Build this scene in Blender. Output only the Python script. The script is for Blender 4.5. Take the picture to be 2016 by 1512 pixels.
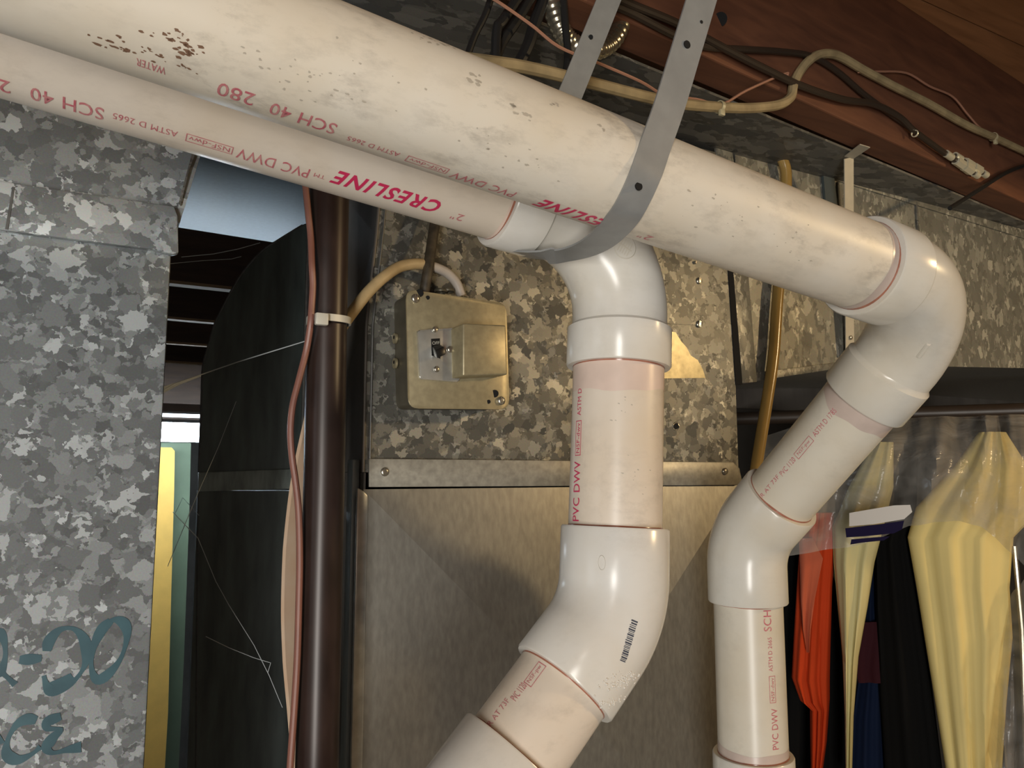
import bpy, bmesh, math, random
from mathutils import Vector, Matrix
from mathutils.bvhtree import BVHTree

for o in list(bpy.data.objects):
    bpy.data.objects.remove(o, do_unlink=True)
scene = bpy.context.scene
COL = scene.collection
rnd = random.Random(7)
R = math.radians

# ------------------------------------------------------------------ camera
# House axes: x along the pipes and ducts, y away from the viewer, z up.
EYE = 1.65                       # camera height above the floor
FPX, YAW, PITCH = 1500.0, R(28), R(6.6)
cam_data = bpy.data.cameras.new('camera')
cam_data.sensor_width = 36.0
cam_data.lens = FPX / 2016 * 36.0
cam_data.clip_start = 0.01
cam = bpy.data.objects.new('camera', cam_data)
COL.objects.link(cam)
cam.location = (0, 0, EYE)
cam.rotation_euler = (math.pi / 2 + PITCH, 0, -YAW)
scene.camera = cam

# ------------------------------------------------------------------ world, lights, exposure
world = bpy.data.worlds.new('world')
scene.world = world
world.use_nodes = True
world.node_tree.nodes['Background'].inputs[0].default_value = (0.75, 0.85, 1.0, 1)
world.node_tree.nodes['Background'].inputs[1].default_value = 0.02

def lamp(name, loc, power, col, size, kind='POINT', rot=None, size_y=None):
    l = bpy.data.lights.new(name, kind)
    l.energy = power
    l.color = col
    if kind == 'POINT':
        l.shadow_soft_size = size
    else:
        l.size = size
        if size_y:
            l.shape = 'RECTANGLE'
            l.size_y = size_y
    o = bpy.data.objects.new(name, l)
    COL.objects.link(o)
    o.location = loc
    if rot:
        o.rotation_euler = rot
    return o

lamp('bare_bulb_light', (1.40, -0.34, EYE + 0.40), 17, (1.0, 0.72, 0.38), 0.045)
lamp('room_light', (-1.20, -1.70, EYE - 0.55), 38, (1.0, 0.965, 0.90), 0.40, 'AREA', (R(102), 0, R(-36)), 1.5)
lamp('window_light', (-2.3, 0.1, EYE + 0.1), 2, (0.80, 0.90, 1.0), 0.8, 'AREA', (R(90), 0, R(-80)))
lamp('phone_torch_light', (0.03, -0.02, EYE + 0.03), 0.18, (1.0, 0.95, 0.86), 0.012)

vs = scene.view_settings
vs.view_transform = 'Standard'
vs.look = 'None'
vs.gamma = 1
vs.use_curve_mapping = False
vs.exposure = 0.4

# ------------------------------------------------------------------ helpers
def E3(x, y, z):
    """eye-relative house coordinates -> world"""
    return Vector((x, y, z + EYE))

def ray(px, py):
    r = (px - 1008) / FPX
    u = (756 - py) / FPX
    f = math.cos(PITCH) - u * math.sin(PITCH)
    z = math.sin(PITCH) + u * math.cos(PITCH)
    return Vector((r * math.cos(YAW) + f * math.sin(YAW), f * math.cos(YAW) - r * math.sin(YAW), z))

CAM = Vector((0, 0, EYE))

def PY(px, py, y):
    d = ray(px, py)
    return CAM + d * (y / d.y)

def PX(px, py, x):
    d = ray(px, py)
    return CAM + d * (x / d.x)

def PZ(px, py, z):
    d = ray(px, py)
    return CAM + d * (z / d.z)

def PP(px, py, p0, n):
    d = ray(px, py)
    return CAM + d * ((p0 - CAM).dot(n) / d.dot(n))

OFF = {}

def thing(name, label, cat, loc, group=None, kind=None):
    o = bpy.data.objects.new(name, None)
    o.empty_display_size = 0.03
    COL.objects.link(o)
    o.location = loc
    if kind:
        o['kind'] = kind
    else:
        o['label'] = label
        o['category'] = cat
    if group:
        o['group'] = group
    OFF[o] = Vector(loc)
    return o

def obj(name, bm, mat, parent=None, label=None, cat=None, group=None, kind=None, smooth=35):
    bmesh.ops.recalc_face_normals(bm, faces=bm.faces)
    me = bpy.data.meshes.new(name)
    bm.to_mesh(me)
    bm.free()
    o = bpy.data.objects.new(name, me)
    COL.objects.link(o)
    if isinstance(mat, (list, tuple)):
        for m in mat:
            me.materials.append(m)
    elif mat:
        me.materials.append(mat)
    if parent is not None:
        off = OFF[parent]
        o.parent = parent
    else:
        lo = Vector((min(v.co.x for v in me.vertices), min(v.co.y for v in me.vertices), min(v.co.z for v in me.vertices)))
        hi = Vector((max(v.co.x for v in me.vertices), max(v.co.y for v in me.vertices), max(v.co.z for v in me.vertices)))
        off = (lo + hi) / 2
        off.z = lo.z
        o.location = off
    OFF[o] = off
    me.transform(Matrix.Translation(-off))
    if smooth:
        me.shade_smooth()
        me.set_sharp_from_angle(angle=R(smooth))
    if label:
        o['label'] = label
    if cat:
        o['category'] = cat
    if group:
        o['group'] = group
    if kind:
        o['kind'] = kind
    return o

def quad_box(bm, lo, hi):
    vs_ = [bm.verts.new((x, y, z)) for x in (lo[0], hi[0]) for y in (lo[1], hi[1]) for z in (lo[2], hi[2])]
    for f in ((0, 1, 3, 2), (4, 6, 7, 5), (0, 4, 5, 1), (2, 3, 7, 6), (0, 2, 6, 4), (1, 5, 7, 3)):
        bm.faces.new([vs_[i] for i in f])
    return vs_

def box_bm(lo, hi, bevel=0.0):
    bm = bmesh.new()
    quad_box(bm, lo, hi)
    if bevel:
        bmesh.ops.bevel(bm, geom=bm.edges[:], offset=bevel, segments=2, affect='EDGES', profile=0.5)
    return bm

def slab_bm(pts, vec, bevel=0.0):
    """closed outline of 3-D points extruded along vec"""
    bm = bmesh.new()
    a = [bm.verts.new(p) for p in pts]
    b = [bm.verts.new(Vector(p) + Vector(vec)) for p in pts]
    n = len(pts)
    bm.faces.new(a)
    bm.faces.new(list(reversed(b)))
    for i in range(n):
        bm.faces.new((a[i], b[i], b[(i + 1) % n], a[(i + 1) % n]))
    if bevel:
        bmesh.ops.bevel(bm, geom=bm.edges[:], offset=bevel, segments=2, affect='EDGES', profile=0.5)
    return bm

def smooth_path(pts, n=8):
    """Catmull-Rom through the points"""
    pts = [Vector(p) for p in pts]
    P = [pts[0] * 2 - pts[1]] + pts + [pts[-1] * 2 - pts[-2]]
    out = []
    for i in range(1, len(P) - 2):
        p0, p1, p2, p3 = P[i - 1], P[i], P[i + 1], P[i + 2]
        for k in range(n):
            t = k / n
            out.append(0.5 * ((2 * p1) + (p2 - p0) * t + (2 * p0 - 5 * p1 + 4 * p2 - p3) * t * t + (3 * p1 - p0 - 3 * p2 + p3) * t ** 3))
    out.append(pts[-1])
    return out

def tube_into(bm, pts, rad, seg=12, cap=True, tang=None):
    pts = [Vector(p) for p in pts]
    n = len(pts)
    if not hasattr(rad, '__len__'):
        rad = [rad] * n
    if tang is None:
        tang = []
        for i in range(n):
            j, k = i, i
            while k < n - 1 and (pts[k] - pts[i]).length < 1e-7:
                k += 1
            while j > 0 and (pts[j] - pts[i]).length < 1e-7:
                j -= 1
            a = pts[min(k, n - 1)] - pts[i]
            b = pts[i] - pts[j]
            t = Vector()
            if a.length > 1e-7:
                t += a.normalized()
            if b.length > 1e-7:
                t += b.normalized()
            tang.append(t.normalized())
    t0 = tang[0]
    up = Vector((0, 0, 1)) if abs(t0.z) < 0.9 else Vector((0, 1, 0))
    u = (up - t0 * up.dot(t0)).normalized()
    rings = []
    for i in range(n):
        t = tang[i]
        u = (u - t * u.dot(t)).normalized()
        w = t.cross(u)
        rings.append([bm.verts.new(pts[i] + (u * math.cos(2 * math.pi * k / seg) + w * math.sin(2 * math.pi * k / seg)) * rad[i]) for k in range(seg)])
    for i in range(n - 1):
        for k in range(seg):
            bm.faces.new((rings[i][k], rings[i][(k + 1) % seg], rings[i + 1][(k + 1) % seg], rings[i + 1][k]))
    if cap:
        bm.faces.new(list(reversed(rings[0])))
        bm.faces.new(rings[-1])
    return rings

def tube_bm(pts, rad, seg=12, cap=True, tang=None):
    bm = bmesh.new()
    tube_into(bm, pts, rad, seg, cap, tang)
    return bm

def ribbon_bm(pts, wdir, w, th):
    """flat band along pts, wdir = width hint, solid thickness"""
    bm = bmesh.new()
    pts = [Vector(p) for p in pts]
    n = len(pts)
    rings = []
    for i in range(n):
        t = (pts[min(i + 1, n - 1)] - pts[max(i - 1, 0)]).normalized()
        wd = Vector(wdir[i]) if isinstance(wdir, list) else Vector(wdir)
        wd = (wd - t * wd.dot(t)).normalized()
        nn = t.cross(wd)
        ww = w[i] if hasattr(w, '__len__') else w
        rings.append([bm.verts.new(pts[i] + wd * (sx * ww / 2) + nn * (sy * th / 2)) for sx, sy in ((-1, -1), (1, -1), (1, 1), (-1, 1))])
    for i in range(n - 1):
        for k in range(4):
            bm.faces.new((rings[i][k], rings[i][(k + 1) % 4], rings[i + 1][(k + 1) % 4], rings[i + 1][k]))
    bm.faces.new(list(reversed(rings[0])))
    bm.faces.new(rings[-1])
    return bm

def screw_bm(c, axis, r=0.004, h=0.0025, slot=True):
    """round screw head with a slot, axis points out of the surface"""
    axis = Vector(axis).normalized()
    bm = bmesh.new()
    c = Vector(c)
    tube_into(bm, [c, c + axis * h * 0.5, c + axis * h * 0.85, c + axis * h], [r, r, r * 0.8, r * 0.45], 14)
    if slot:
        u = axis.orthogonal().normalized()
        w = axis.cross(u)
        d = (u * 0.8 + w * 0.6)
        e = axis.cross(d)
        p = c + axis * (h * 1.02)
        for s in (-1, 1):
            o = e * (s * r * 0.22)
            pts = [p + o + d * r * 0.85 - e * r * .1, p + o - d * r * 0.85 - e * r * .1, p + o - d * r * 0.85 + e * r * .1, p + o + d * r * 0.85 + e * r * .1]
            bm.faces.new([bm.verts.new(q) for q in pts])
    return bm

# ------------------------------------------------------------------ materials
def new_mat(name):
    m = bpy.data.materials.new(name)
    m.use_nodes = True
    nt = m.node_tree
    b = nt.nodes['Principled BSDF']
    return m, nt, b

def plain(name, col, rough=0.5, metal=0.0, noise=0.0, scale=40, emit=0.0, bump=0.0, stretch=(1, 1, 1), col2=None):
    m, nt, b = new_mat(name)
    b.inputs['Base Color'].default_value = (*col, 1)
    b.inputs['Roughness'].default_value = rough
    b.inputs['Metallic'].default_value = metal
    if emit:
        b.inputs['Emission Color'].default_value = (*col, 1)
        b.inputs['Emission Strength'].default_value = emit
    if noise or bump:
        tc = nt.nodes.new('ShaderNodeTexCoord')
        mp = nt.nodes.new('ShaderNodeMapping')
        mp.inputs['Scale'].default_value = stretch
        nz = nt.nodes.new('ShaderNodeTexNoise')
        nz.inputs['Scale'].default_value = scale
        nz.inputs['Detail'].default_value = 5
        nt.links.new(tc.outputs['Object'], mp.inputs[0])
        nt.links.new(mp.outputs[0], nz.inputs['Vector'])
        if noise:
            cr = nt.nodes.new('ShaderNodeValToRGB')
            c2 = col2 or tuple(c * (1 - noise) for c in col)
            cr.color_ramp.elements[0].position = 0.32
            cr.color_ramp.elements[0].color = (*c2, 1)
            cr.color_ramp.elements[1].position = 0.68
            cr.color_ramp.elements[1].color = (*col, 1)
            nt.links.new(nz.outputs['Fac'], cr.inputs[0])
            nt.links.new(cr.outputs[0], b.inputs['Base Color'])
        if bump:
            bp = nt.nodes.new('ShaderNodeBump')
            bp.inputs['Strength'].default_value = bump
            bp.inputs['Distance'].default_value = 0.002
            nt.links.new(nz.outputs['Fac'], bp.inputs['Height'])
            nt.links.new(bp.outputs[0], b.inputs['Normal'])
    return m

def galvanized(name, scale, stops, stretch=(1, 1, 1), warp=0.012, metal=0.45, rough=0.42, tilt=0.25, dust=0.0, tint=(1, 1, 0.98)):
    """spangled zinc: warped crystal cells, each with its own value and slight facet tilt"""
    m, nt, b = new_mat(name)
    L = nt.links.new
    N = nt.nodes.new
    tc = N('ShaderNodeTexCoord')
    mp = N('ShaderNodeMapping')
    mp.inputs['Scale'].default_value = stretch
    L(tc.outputs['Object'], mp.inputs[0])
    nz = N('ShaderNodeTexNoise')
    nz.inputs['Scale'].default_value = scale * 1.7
    nz.inputs['Detail'].default_value = 4
    L(mp.outputs[0], nz.inputs['Vector'])
    sub = N('ShaderNodeVectorMath'); sub.operation = 'SUBTRACT'
    sub.inputs[1].default_value = (0.5, 0.5, 0.5)
    L(nz.outputs['Color'], sub.inputs[0])
    sc = N('ShaderNodeVectorMath'); sc.operation = 'SCALE'
    sc.inputs['Scale'].default_value = warp * 2
    L(sub.outputs[0], sc.inputs[0])
    add = N('ShaderNodeVectorMath'); add.operation = 'ADD'
    L(mp.outputs[0], add.inputs[0]); L(sc.outputs[0], add.inputs[1])
    vals = []
    for k, f in enumerate((1.0, 1.9)):
        vo = N('ShaderNodeTexVoronoi')
        vo.inputs['Scale'].default_value = scale * f
        vo.inputs['Randomness'].default_value = 1.0
        L(add.outputs[0], vo.inputs['Vector'])
        vals.append(vo)
    sep = N('ShaderNodeSeparateColor'); L(vals[0].outputs['Color'], sep.inputs[0])
    sep2 = N('ShaderNodeSeparateColor'); L(vals[1].outputs['Color'], sep2.inputs[0])
    # some cells are broken into the finer crystals
    gt = N('ShaderNodeMath'); gt.operation = 'GREATER_THAN'; gt.inputs[1].default_value = 0.5
    L(sep.outputs[1], gt.inputs[0])
    mx = N('ShaderNodeMix'); mx.data_type = 'FLOAT'
    L(gt.outputs[0], mx.inputs[0]); L(sep.outputs[0], mx.inputs[2]); L(sep2.outputs[0], mx.inputs[3])
    cr = N('ShaderNodeValToRGB')
    el = cr.color_ramp.elements
    while len(el) < len(stops):
        el.new(0.5)
    for e, (p, c) in zip(el, stops):
        e.position = p
        e.color = (c[0], c[1], c[2], 1) if hasattr(c, '__len__') else (c * tint[0], c * tint[1], c * tint[2], 1)
    L(mx.outputs[0], cr.inputs[0])
    # fine grain
    g = N('ShaderNodeTexNoise'); g.inputs['Scale'].default_value = 900; g.inputs['Detail'].default_value = 2
    L(tc.outputs['Object'], g.inputs['Vector'])
    gm = N('ShaderNodeMix'); gm.data_type = 'RGBA'; gm.blend_type = 'OVERLAY'; gm.inputs[0].default_value = 0.25
    L(cr.outputs[0], gm.inputs[6]); L(g.outputs['Color'], gm.inputs[7])
    out = gm.outputs[2]
    if dust:
        d = N('ShaderNodeTexNoise'); d.inputs['Scale'].default_value = 9; d.inputs['Detail'].default_value = 6
        L(tc.outputs['Object'], d.inputs['Vector'])
        dr = N('ShaderNodeMath'); dr.operation = 'MULTIPLY'; dr.inputs[1].default_value = dust
        L(d.outputs['Fac'], dr.inputs[0])
        dm = N('ShaderNodeMix'); dm.data_type = 'RGBA'
        dm.inputs[7].default_value = (0.13, 0.12, 0.10, 1)
        L(dr.outputs[0], dm.inputs[0]); L(out, dm.inputs[6])
        out = dm.outputs[2]
    L(out, b.inputs['Base Color'])
    b.inputs['Metallic'].default_value = metal
    b.inputs['Roughness'].default_value = rough
    if tilt:
        ge = N('ShaderNodeNewGeometry')
        s2 = N('ShaderNodeVectorMath'); s2.operation = 'SUBTRACT'; s2.inputs[1].default_value = (0.5, 0.5, 0.5)
        L(vals[0].outputs['Color'], s2.inputs[0])
        s3 = N('ShaderNodeVectorMath'); s3.operation = 'SCALE'; s3.inputs['Scale'].default_value = tilt
        L(s2.outputs[0], s3.inputs[0])
        a3 = N('ShaderNodeVectorMath'); a3.operation = 'ADD'
        L(ge.outputs['Normal'], a3.inputs[0]); L(s3.outputs[0], a3.inputs[1])
        n3 = N('ShaderNodeVectorMath'); n3.operation = 'NORMALIZE'
        L(a3.outputs[0], n3.inputs[0])
        L(n3.outputs[0], b.inputs['Normal'])
    return m

def pvc(name, base, dirt, amount, rough=0.32, blotch=14, pink=0.0):
    """aged PVC: yellowed patches, scuffs along the pipe and small dark specks"""
    m, nt, b = new_mat(name)
    L = nt.links.new
    N = nt.nodes.new
    tc = N('ShaderNodeTexCoord')
    n1 = N('ShaderNodeTexNoise'); n1.inputs['Scale'].default_value = blotch; n1.inputs['Detail'].default_value = 6
    L(tc.outputs['Object'], n1.inputs['Vector'])
    c1 = N('ShaderNodeValToRGB')
    c1.color_ramp.elements[0].position = 0.3; c1.color_ramp.elements[0].color = (base[0] * 0.93, base[1] * 0.88, base[2] * 0.80, 1)
    c1.color_ramp.elements[1].position = 0.62; c1.color_ramp.elements[1].color = (*base, 1)
    L(n1.outputs['Fac'], c1.inputs[0])
    mp = N('ShaderNodeMapping'); mp.inputs['Scale'].default_value = (0.45, 1, 1)
    L(tc.outputs['Object'], mp.inputs[0])
    n2 = N('ShaderNodeTexNoise'); n2.inputs['Scale'].default_value = 85; n2.inputs['Detail'].default_value = 10; n2.inputs['Roughness'].default_value = 0.72
    L(mp.outputs[0], n2.inputs['Vector'])
    c2 = N('ShaderNodeValToRGB')
    c2.color_ramp.elements[0].position = 0.30; c2.color_ramp.elements[0].color = (1, 1, 1, 1)
    c2.color_ramp.elements[1].position = 0.52; c2.color_ramp.elements[1].color = (0, 0, 0, 1)
    L(n2.outputs['Fac'], c2.inputs[0])
    n3 = N('ShaderNodeTexNoise'); n3.inputs['Scale'].default_value = 19; n3.inputs['Detail'].default_value = 3
    L(tc.outputs['Object'], n3.inputs['Vector'])
    c3 = N('ShaderNodeValToRGB')
    c3.color_ramp.elements[0].position = 0.36; c3.color_ramp.elements[1].position = 0.70
    L(n3.outputs['Fac'], c3.inputs[0])
    mu = N('ShaderNodeMath'); mu.operation = 'MULTIPLY'
    L(c2.outputs[0], mu.inputs[0]); L(c3.outputs[0], mu.inputs[1])
    mu2 = N('ShaderNodeMath'); mu2.operation = 'MULTIPLY'; mu2.inputs[1].default_value = amount
    L(mu.outputs[0], mu2.inputs[0])
    mx = N('ShaderNodeMix'); mx.data_type = 'RGBA'
    mx.inputs[7].default_value = (*dirt, 1)
    L(mu2.outputs[0], mx.inputs[0]); L(c1.outputs[0], mx.inputs[6])
    L(mx.outputs[2], b.inputs['Base Color'])
    b.inputs['Roughness'].default_value = rough
    b.inputs['Specular IOR Level'].default_value = 0.45
    return m

def wood(name, c1, c2, scale=7, rough=0.75, axis=0):
    m, nt, b = new_mat(name)
    L = nt.links.new; N = nt.nodes.new
    tc = N('ShaderNodeTexCoord'); mp = N('ShaderNodeMapping')
    s = [9, 9, 9]; s[axis] = 0.9
    mp.inputs['Scale'].default_value = s
    L(tc.outputs['Object'], mp.inputs[0])
    nz = N('ShaderNodeTexNoise'); nz.inputs['Scale'].default_value = scale; nz.inputs['Detail'].default_value = 6; nz.inputs['Distortion'].default_value = 0.6
    L(mp.outputs[0], nz.inputs['Vector'])
    cr = N('ShaderNodeValToRGB')
    cr.color_ramp.elements[0].position = 0.3; cr.color_ramp.elements[0].color = (*c2, 1)
    cr.color_ramp.elements[1].position = 0.7; cr.color_ramp.elements[1].color = (*c1, 1)
    L(nz.outputs['Fac'], cr.inputs[0]); L(cr.outputs[0], b.inputs['Base Color'])
    bp = N('ShaderNodeBump'); bp.inputs['Strength'].default_value = 0.25; bp.inputs['Distance'].default_value = 0.002
    L(nz.outputs['Fac'], bp.inputs['Height']); L(bp.outputs[0], b.inputs['Normal'])
    b.inputs['Roughness'].default_value = rough
    return m

M = {}
M['spangle_left'] = galvanized('spangled_zinc_left', 84, ((0.0, 0.19), (0.35, 0.25), (0.6, 0.33), (0.78, 0.44), (0.9, 0.62), (1.0, 0.80)), warp=0.0085, metal=0.2, rough=0.5, tilt=0.12, tint=(0.88, 0.96, 1.0))
M['spangle_plenum'] = galvanized('spangled_zinc_plenum', 98, ((0.0, 0.085), (0.4, 0.12), (0.65, 0.165), (0.85, 0.23), (1.0, 0.34)), warp=0.0075, metal=0.35, rough=0.42, tilt=0.16, tint=(1.0, 0.98, 0.86))  # warm olive tint of the bulb light is put into the zinc tones
M['spangle_trunk'] = galvanized('spangled_zinc_trunk', 95, ((0.0, 0.15), (0.5, 0.19), (0.75, 0.26), (0.92, 0.36), (1.0, 0.48)), stretch=(1, 1, 0.62), warp=0.007, metal=0.3, rough=0.45, tilt=0.15, tint=(1.0, 0.97, 0.82))
M['spangle_dark'] = galvanized('spangled_zinc_dark', 70, ((0.0, 0.10), (0.5, 0.15), (1.0, 0.26)), stretch=(0.5, 1, 1), warp=0.006, metal=0.4, rough=0.5, tilt=0.2, tint=(1.0, 0.97, 0.88))  # darker spangle for the bay sheet and narrow folds
M['zinc'] = plain('dull_sheet_zinc', (0.40, 0.385, 0.34), 0.40, 0.72, noise=0.22, scale=220, stretch=(1, 1, 0.35))
M['zinc_strip'] = plain('zinc_strip', (0.42, 0.40, 0.34), 0.4, 0.35, noise=0.3, scale=160)
M['zinc_bright'] = plain('zinc_bright', (0.62, 0.62, 0.58), 0.3, 0.6, noise=0.3, scale=60)
M['zinc_dull'] = plain('zinc_dull', (0.16, 0.16, 0.155), 0.45, 0.4, noise=0.3, scale=120)
M['panel_blue_lit'] = plain('sheet_steel_blue_lit', (0.10, 0.165, 0.225), 0.45, 0.1, noise=0.14, scale=160)  # blue of the cool lamp light is put into the steel colour
M['panel_grey'] = plain('blue_grey_strip', (0.34, 0.40, 0.43), 0.4, 0.3)
M['dark_sheet'] = plain('steel_dark_reflection', (0.12, 0.15, 0.145), 0.36, 0.15, noise=0.45, scale=22, stretch=(3, 3, 0.5))  # dark surroundings mirrored in glossy steel, put into the colour and upright streaks
M['dark_sheet_b'] = plain('dark_sheet_band', (0.40, 0.47, 0.45), 0.45, 0.1, noise=0.45, scale=60, stretch=(2, 2, 0.4))
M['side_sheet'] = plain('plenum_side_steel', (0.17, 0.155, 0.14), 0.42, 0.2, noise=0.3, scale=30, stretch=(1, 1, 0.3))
M['pipe_front'] = pvc('pvc_pipe_scuffed', (0.75, 0.695, 0.60), (0.22, 0.19, 0.155), 0.8, rough=0.42)
M['pipe_rear'] = pvc('pvc_pipe_cream', (0.76, 0.68, 0.585), (0.30, 0.25, 0.20), 0.35)
M['pipe_pale'] = pvc('pvc_pipe_pale', (0.68, 0.635, 0.54), (0.30, 0.27, 0.22), 0.30)
M['fitting'] = pvc('pvc_fitting_white', (0.74, 0.725, 0.685), (0.35, 0.32, 0.28), 0.22, rough=0.22)
M['fitting_b'] = pvc('pvc_fitting_ivory', (0.69, 0.665, 0.60), (0.35, 0.32, 0.28), 0.22, rough=0.22)
M['smudge_brown'] = plain('rusty_smudge', (0.20, 0.11, 0.065), 0.7)
M['smudge_grey'] = plain('grey_scuff', (0.46, 0.41, 0.335), 0.6)
M['primer'] = plain('pipe_primer_stain', (0.76, 0.60, 0.51), 0.3, 0, noise=0.10, scale=60)
M['primer_pale'] = plain('pipe_primer_stain_pale', (0.60, 0.49, 0.43), 0.3, 0, noise=0.14, scale=60)
M['glue'] = plain('solvent_cement_bead', (0.42, 0.17, 0.11), 0.18, 0, noise=0.3, scale=90)
M['ink'] = plain('magenta_ink', (0.62, 0.03, 0.11), 0.45)
M['ink_thin'] = plain('faded_red_ink', (0.52, 0.10, 0.14), 0.5, noise=0.3, scale=300, col2=(0.60, 0.28, 0.27))
M['ink_dark'] = plain('grey_ink', (0.06, 0.07, 0.10), 0.5)
M['mark_blue'] = plain('teal_marker_ink', (0.022, 0.075, 0.10), 0.5, noise=0.4, scale=40, col2=(0.05, 0.13, 0.16))
M['strap'] = plain('grey_strap', (0.30, 0.305, 0.30), 0.42, 0.15, noise=0.12, scale=90)
M['hole'] = plain('hole_black', (0.004, 0.004, 0.004), 0.9)
M['iron'] = plain('brown_black_iron', (0.042, 0.025, 0.021), 0.36, 0.1, noise=0.45, scale=70, stretch=(1, 1, 0.35))
M['nylon'] = plain('nylon_tie', (0.62, 0.60, 0.52), 0.35)
M['nylon_tan'] = plain('nylon_tie_tan', (0.48, 0.42, 0.26), 0.4)
M['brown_wire'] = plain('brown_jacket', (0.27, 0.115, 0.085), 0.4, noise=0.15, scale=60)
M['pale_strip'] = plain('pale_strip', (0.72, 0.56, 0.42), 0.5, noise=0.25, scale=26, col2=(0.66, 0.44, 0.29))
M['tan_cable'] = plain('tan_cable_jacket', (0.56, 0.41, 0.21), 0.5, noise=0.3, scale=40)
M['white_tape'] = plain('white_cable_jacket', (0.52, 0.46, 0.40), 0.5, noise=0.15, scale=60)
M['dark_cable'] = plain('dark_fabric_cable', (0.085, 0.065, 0.04), 0.6, noise=0.7, scale=90)
M['brass_plate'] = plain('yellowed_zinc_plate', (0.40, 0.345, 0.215), 0.38, 0.45, noise=0.2, scale=170)
M['brass_shaded'] = plain('yellowed_zinc_shaded', (0.13, 0.115, 0.08), 0.5, 0.4, noise=0.25, scale=60)  # plate colour darkened to carry the shade on the box sides
M['rubbed'] = plain('rubbed_zinc', (0.25, 0.22, 0.14), 0.34, 0.7, noise=0.35, scale=110)
M['steel'] = plain('bright_steel', (0.42, 0.39, 0.33), 0.26, 0.75, noise=0.25, scale=70)
M['screw'] = plain('screw_steel', (0.48, 0.45, 0.38), 0.25, 0.85)
M['bakelite'] = plain('black_bakelite', (0.012, 0.012, 0.012), 0.3)
M['off_ink'] = plain('pale_ink', (0.45, 0.45, 0.42), 0.5)
M['amber'] = plain('amber_hose', (0.40, 0.255, 0.075), 0.22, noise=0.3, scale=30, stretch=(2, 2, 0.4))
M['amber_b'] = plain('amber_hose_pale', (0.50, 0.37, 0.17), 0.22, noise=0.2, scale=30)
M['hanger_metal'] = plain('pale_hanger_metal', (0.50, 0.46, 0.37), 0.45, 0.2, noise=0.1, scale=80)
M['dark_strap'] = plain('dark_blue_strap', (0.05, 0.065, 0.07), 0.5)
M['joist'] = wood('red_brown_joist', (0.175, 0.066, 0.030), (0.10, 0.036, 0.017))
M['joist_shaded'] = wood('shaded_joist', (0.06, 0.034, 0.02), (0.035, 0.02, 0.012))  # joist wood with shade put into the colour, also on the girder
M['subfloor'] = wood('subfloor_boards', (0.46, 0.21, 0.085), (0.30, 0.13, 0.05))
M['joist_lit'] = wood('lit_joist', (0.30, 0.20, 0.10), (0.2, 0.13, 0.07))  # pale wood that paints the lit bottoms of the far joists
M['black_rubber'] = plain('black_cable_jacket', (0.014, 0.014, 0.014), 0.38)
M['coax'] = plain('brown_black_coax', (0.035, 0.024, 0.017), 0.4)
M['flex'] = plain('flexible_metal_conduit', (0.52, 0.47, 0.36), 0.24, 0.9)
M['bx'] = plain('old_beige_cable', (0.42, 0.32, 0.17), 0.6, noise=0.35, scale=50)
M['copper'] = plain('copper_bell_wire', (0.40, 0.20, 0.13), 0.45)
M['connector'] = plain('nickel_connector', (0.80, 0.74, 0.55), 0.3, 0.45)
M['white_enamel'] = plain('white_enamel', (0.55, 0.56, 0.57), 0.4)
M['tube_glow'] = plain('fluorescent_tube', (0.74, 0.88, 1.0), 0.4, emit=22)
M['yellow_board'] = plain('yellow_board', (0.74, 0.44, 0.10), 0.7, noise=0.1, scale=20)
M['green_board'] = plain('green_board', (0.15, 0.20, 0.125), 0.7, noise=0.2, scale=8)
M['web'] = plain('cobweb_silk', (0.55, 0.60, 0.62), 0.8)
M['concrete'] = plain('concrete', (0.22, 0.21, 0.195), 0.85, noise=0.3, scale=6)
M['wall_light'] = plain('whitewashed_wall', (0.62, 0.60, 0.56), 0.9, noise=0.1, scale=4)
M['wall_dark'] = plain('basement_wall', (0.085, 0.078, 0.068), 0.9, noise=0.4, scale=5)

def cloth(name, col, rough=0.8, noise=0.1):
    m = plain(name, col, rough, noise=noise, scale=12, bump=0.0)
    m.node_tree.nodes['Principled BSDF'].inputs['Specular IOR Level'].default_value = 0.1
    return m
M['yellow'] = cloth('pale_yellow_cotton', (0.78, 0.64, 0.27), noise=0.05)
M['yellow_pale'] = cloth('pale_yellow_cotton_worn', (0.66, 0.59, 0.30))
M['orange'] = cloth('orange_red_cloth', (0.56, 0.055, 0.012))
M['salmon'] = cloth('salmon_cloth', (0.52, 0.12, 0.06))
M['black_cloth'] = cloth('black_wool', (0.006, 0.006, 0.006), 0.95)
M['navy'] = cloth('navy_cloth', (0.006, 0.012, 0.034))
M['maroon'] = cloth('maroon_cloth', (0.035, 0.008, 0.012))
M['bag_white'] = plain('bag_print_white', (0.50, 0.48, 0.45), 0.4)
M['bag_print'] = cloth('bag_print_violet', (0.012, 0.009, 0.04))

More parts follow.
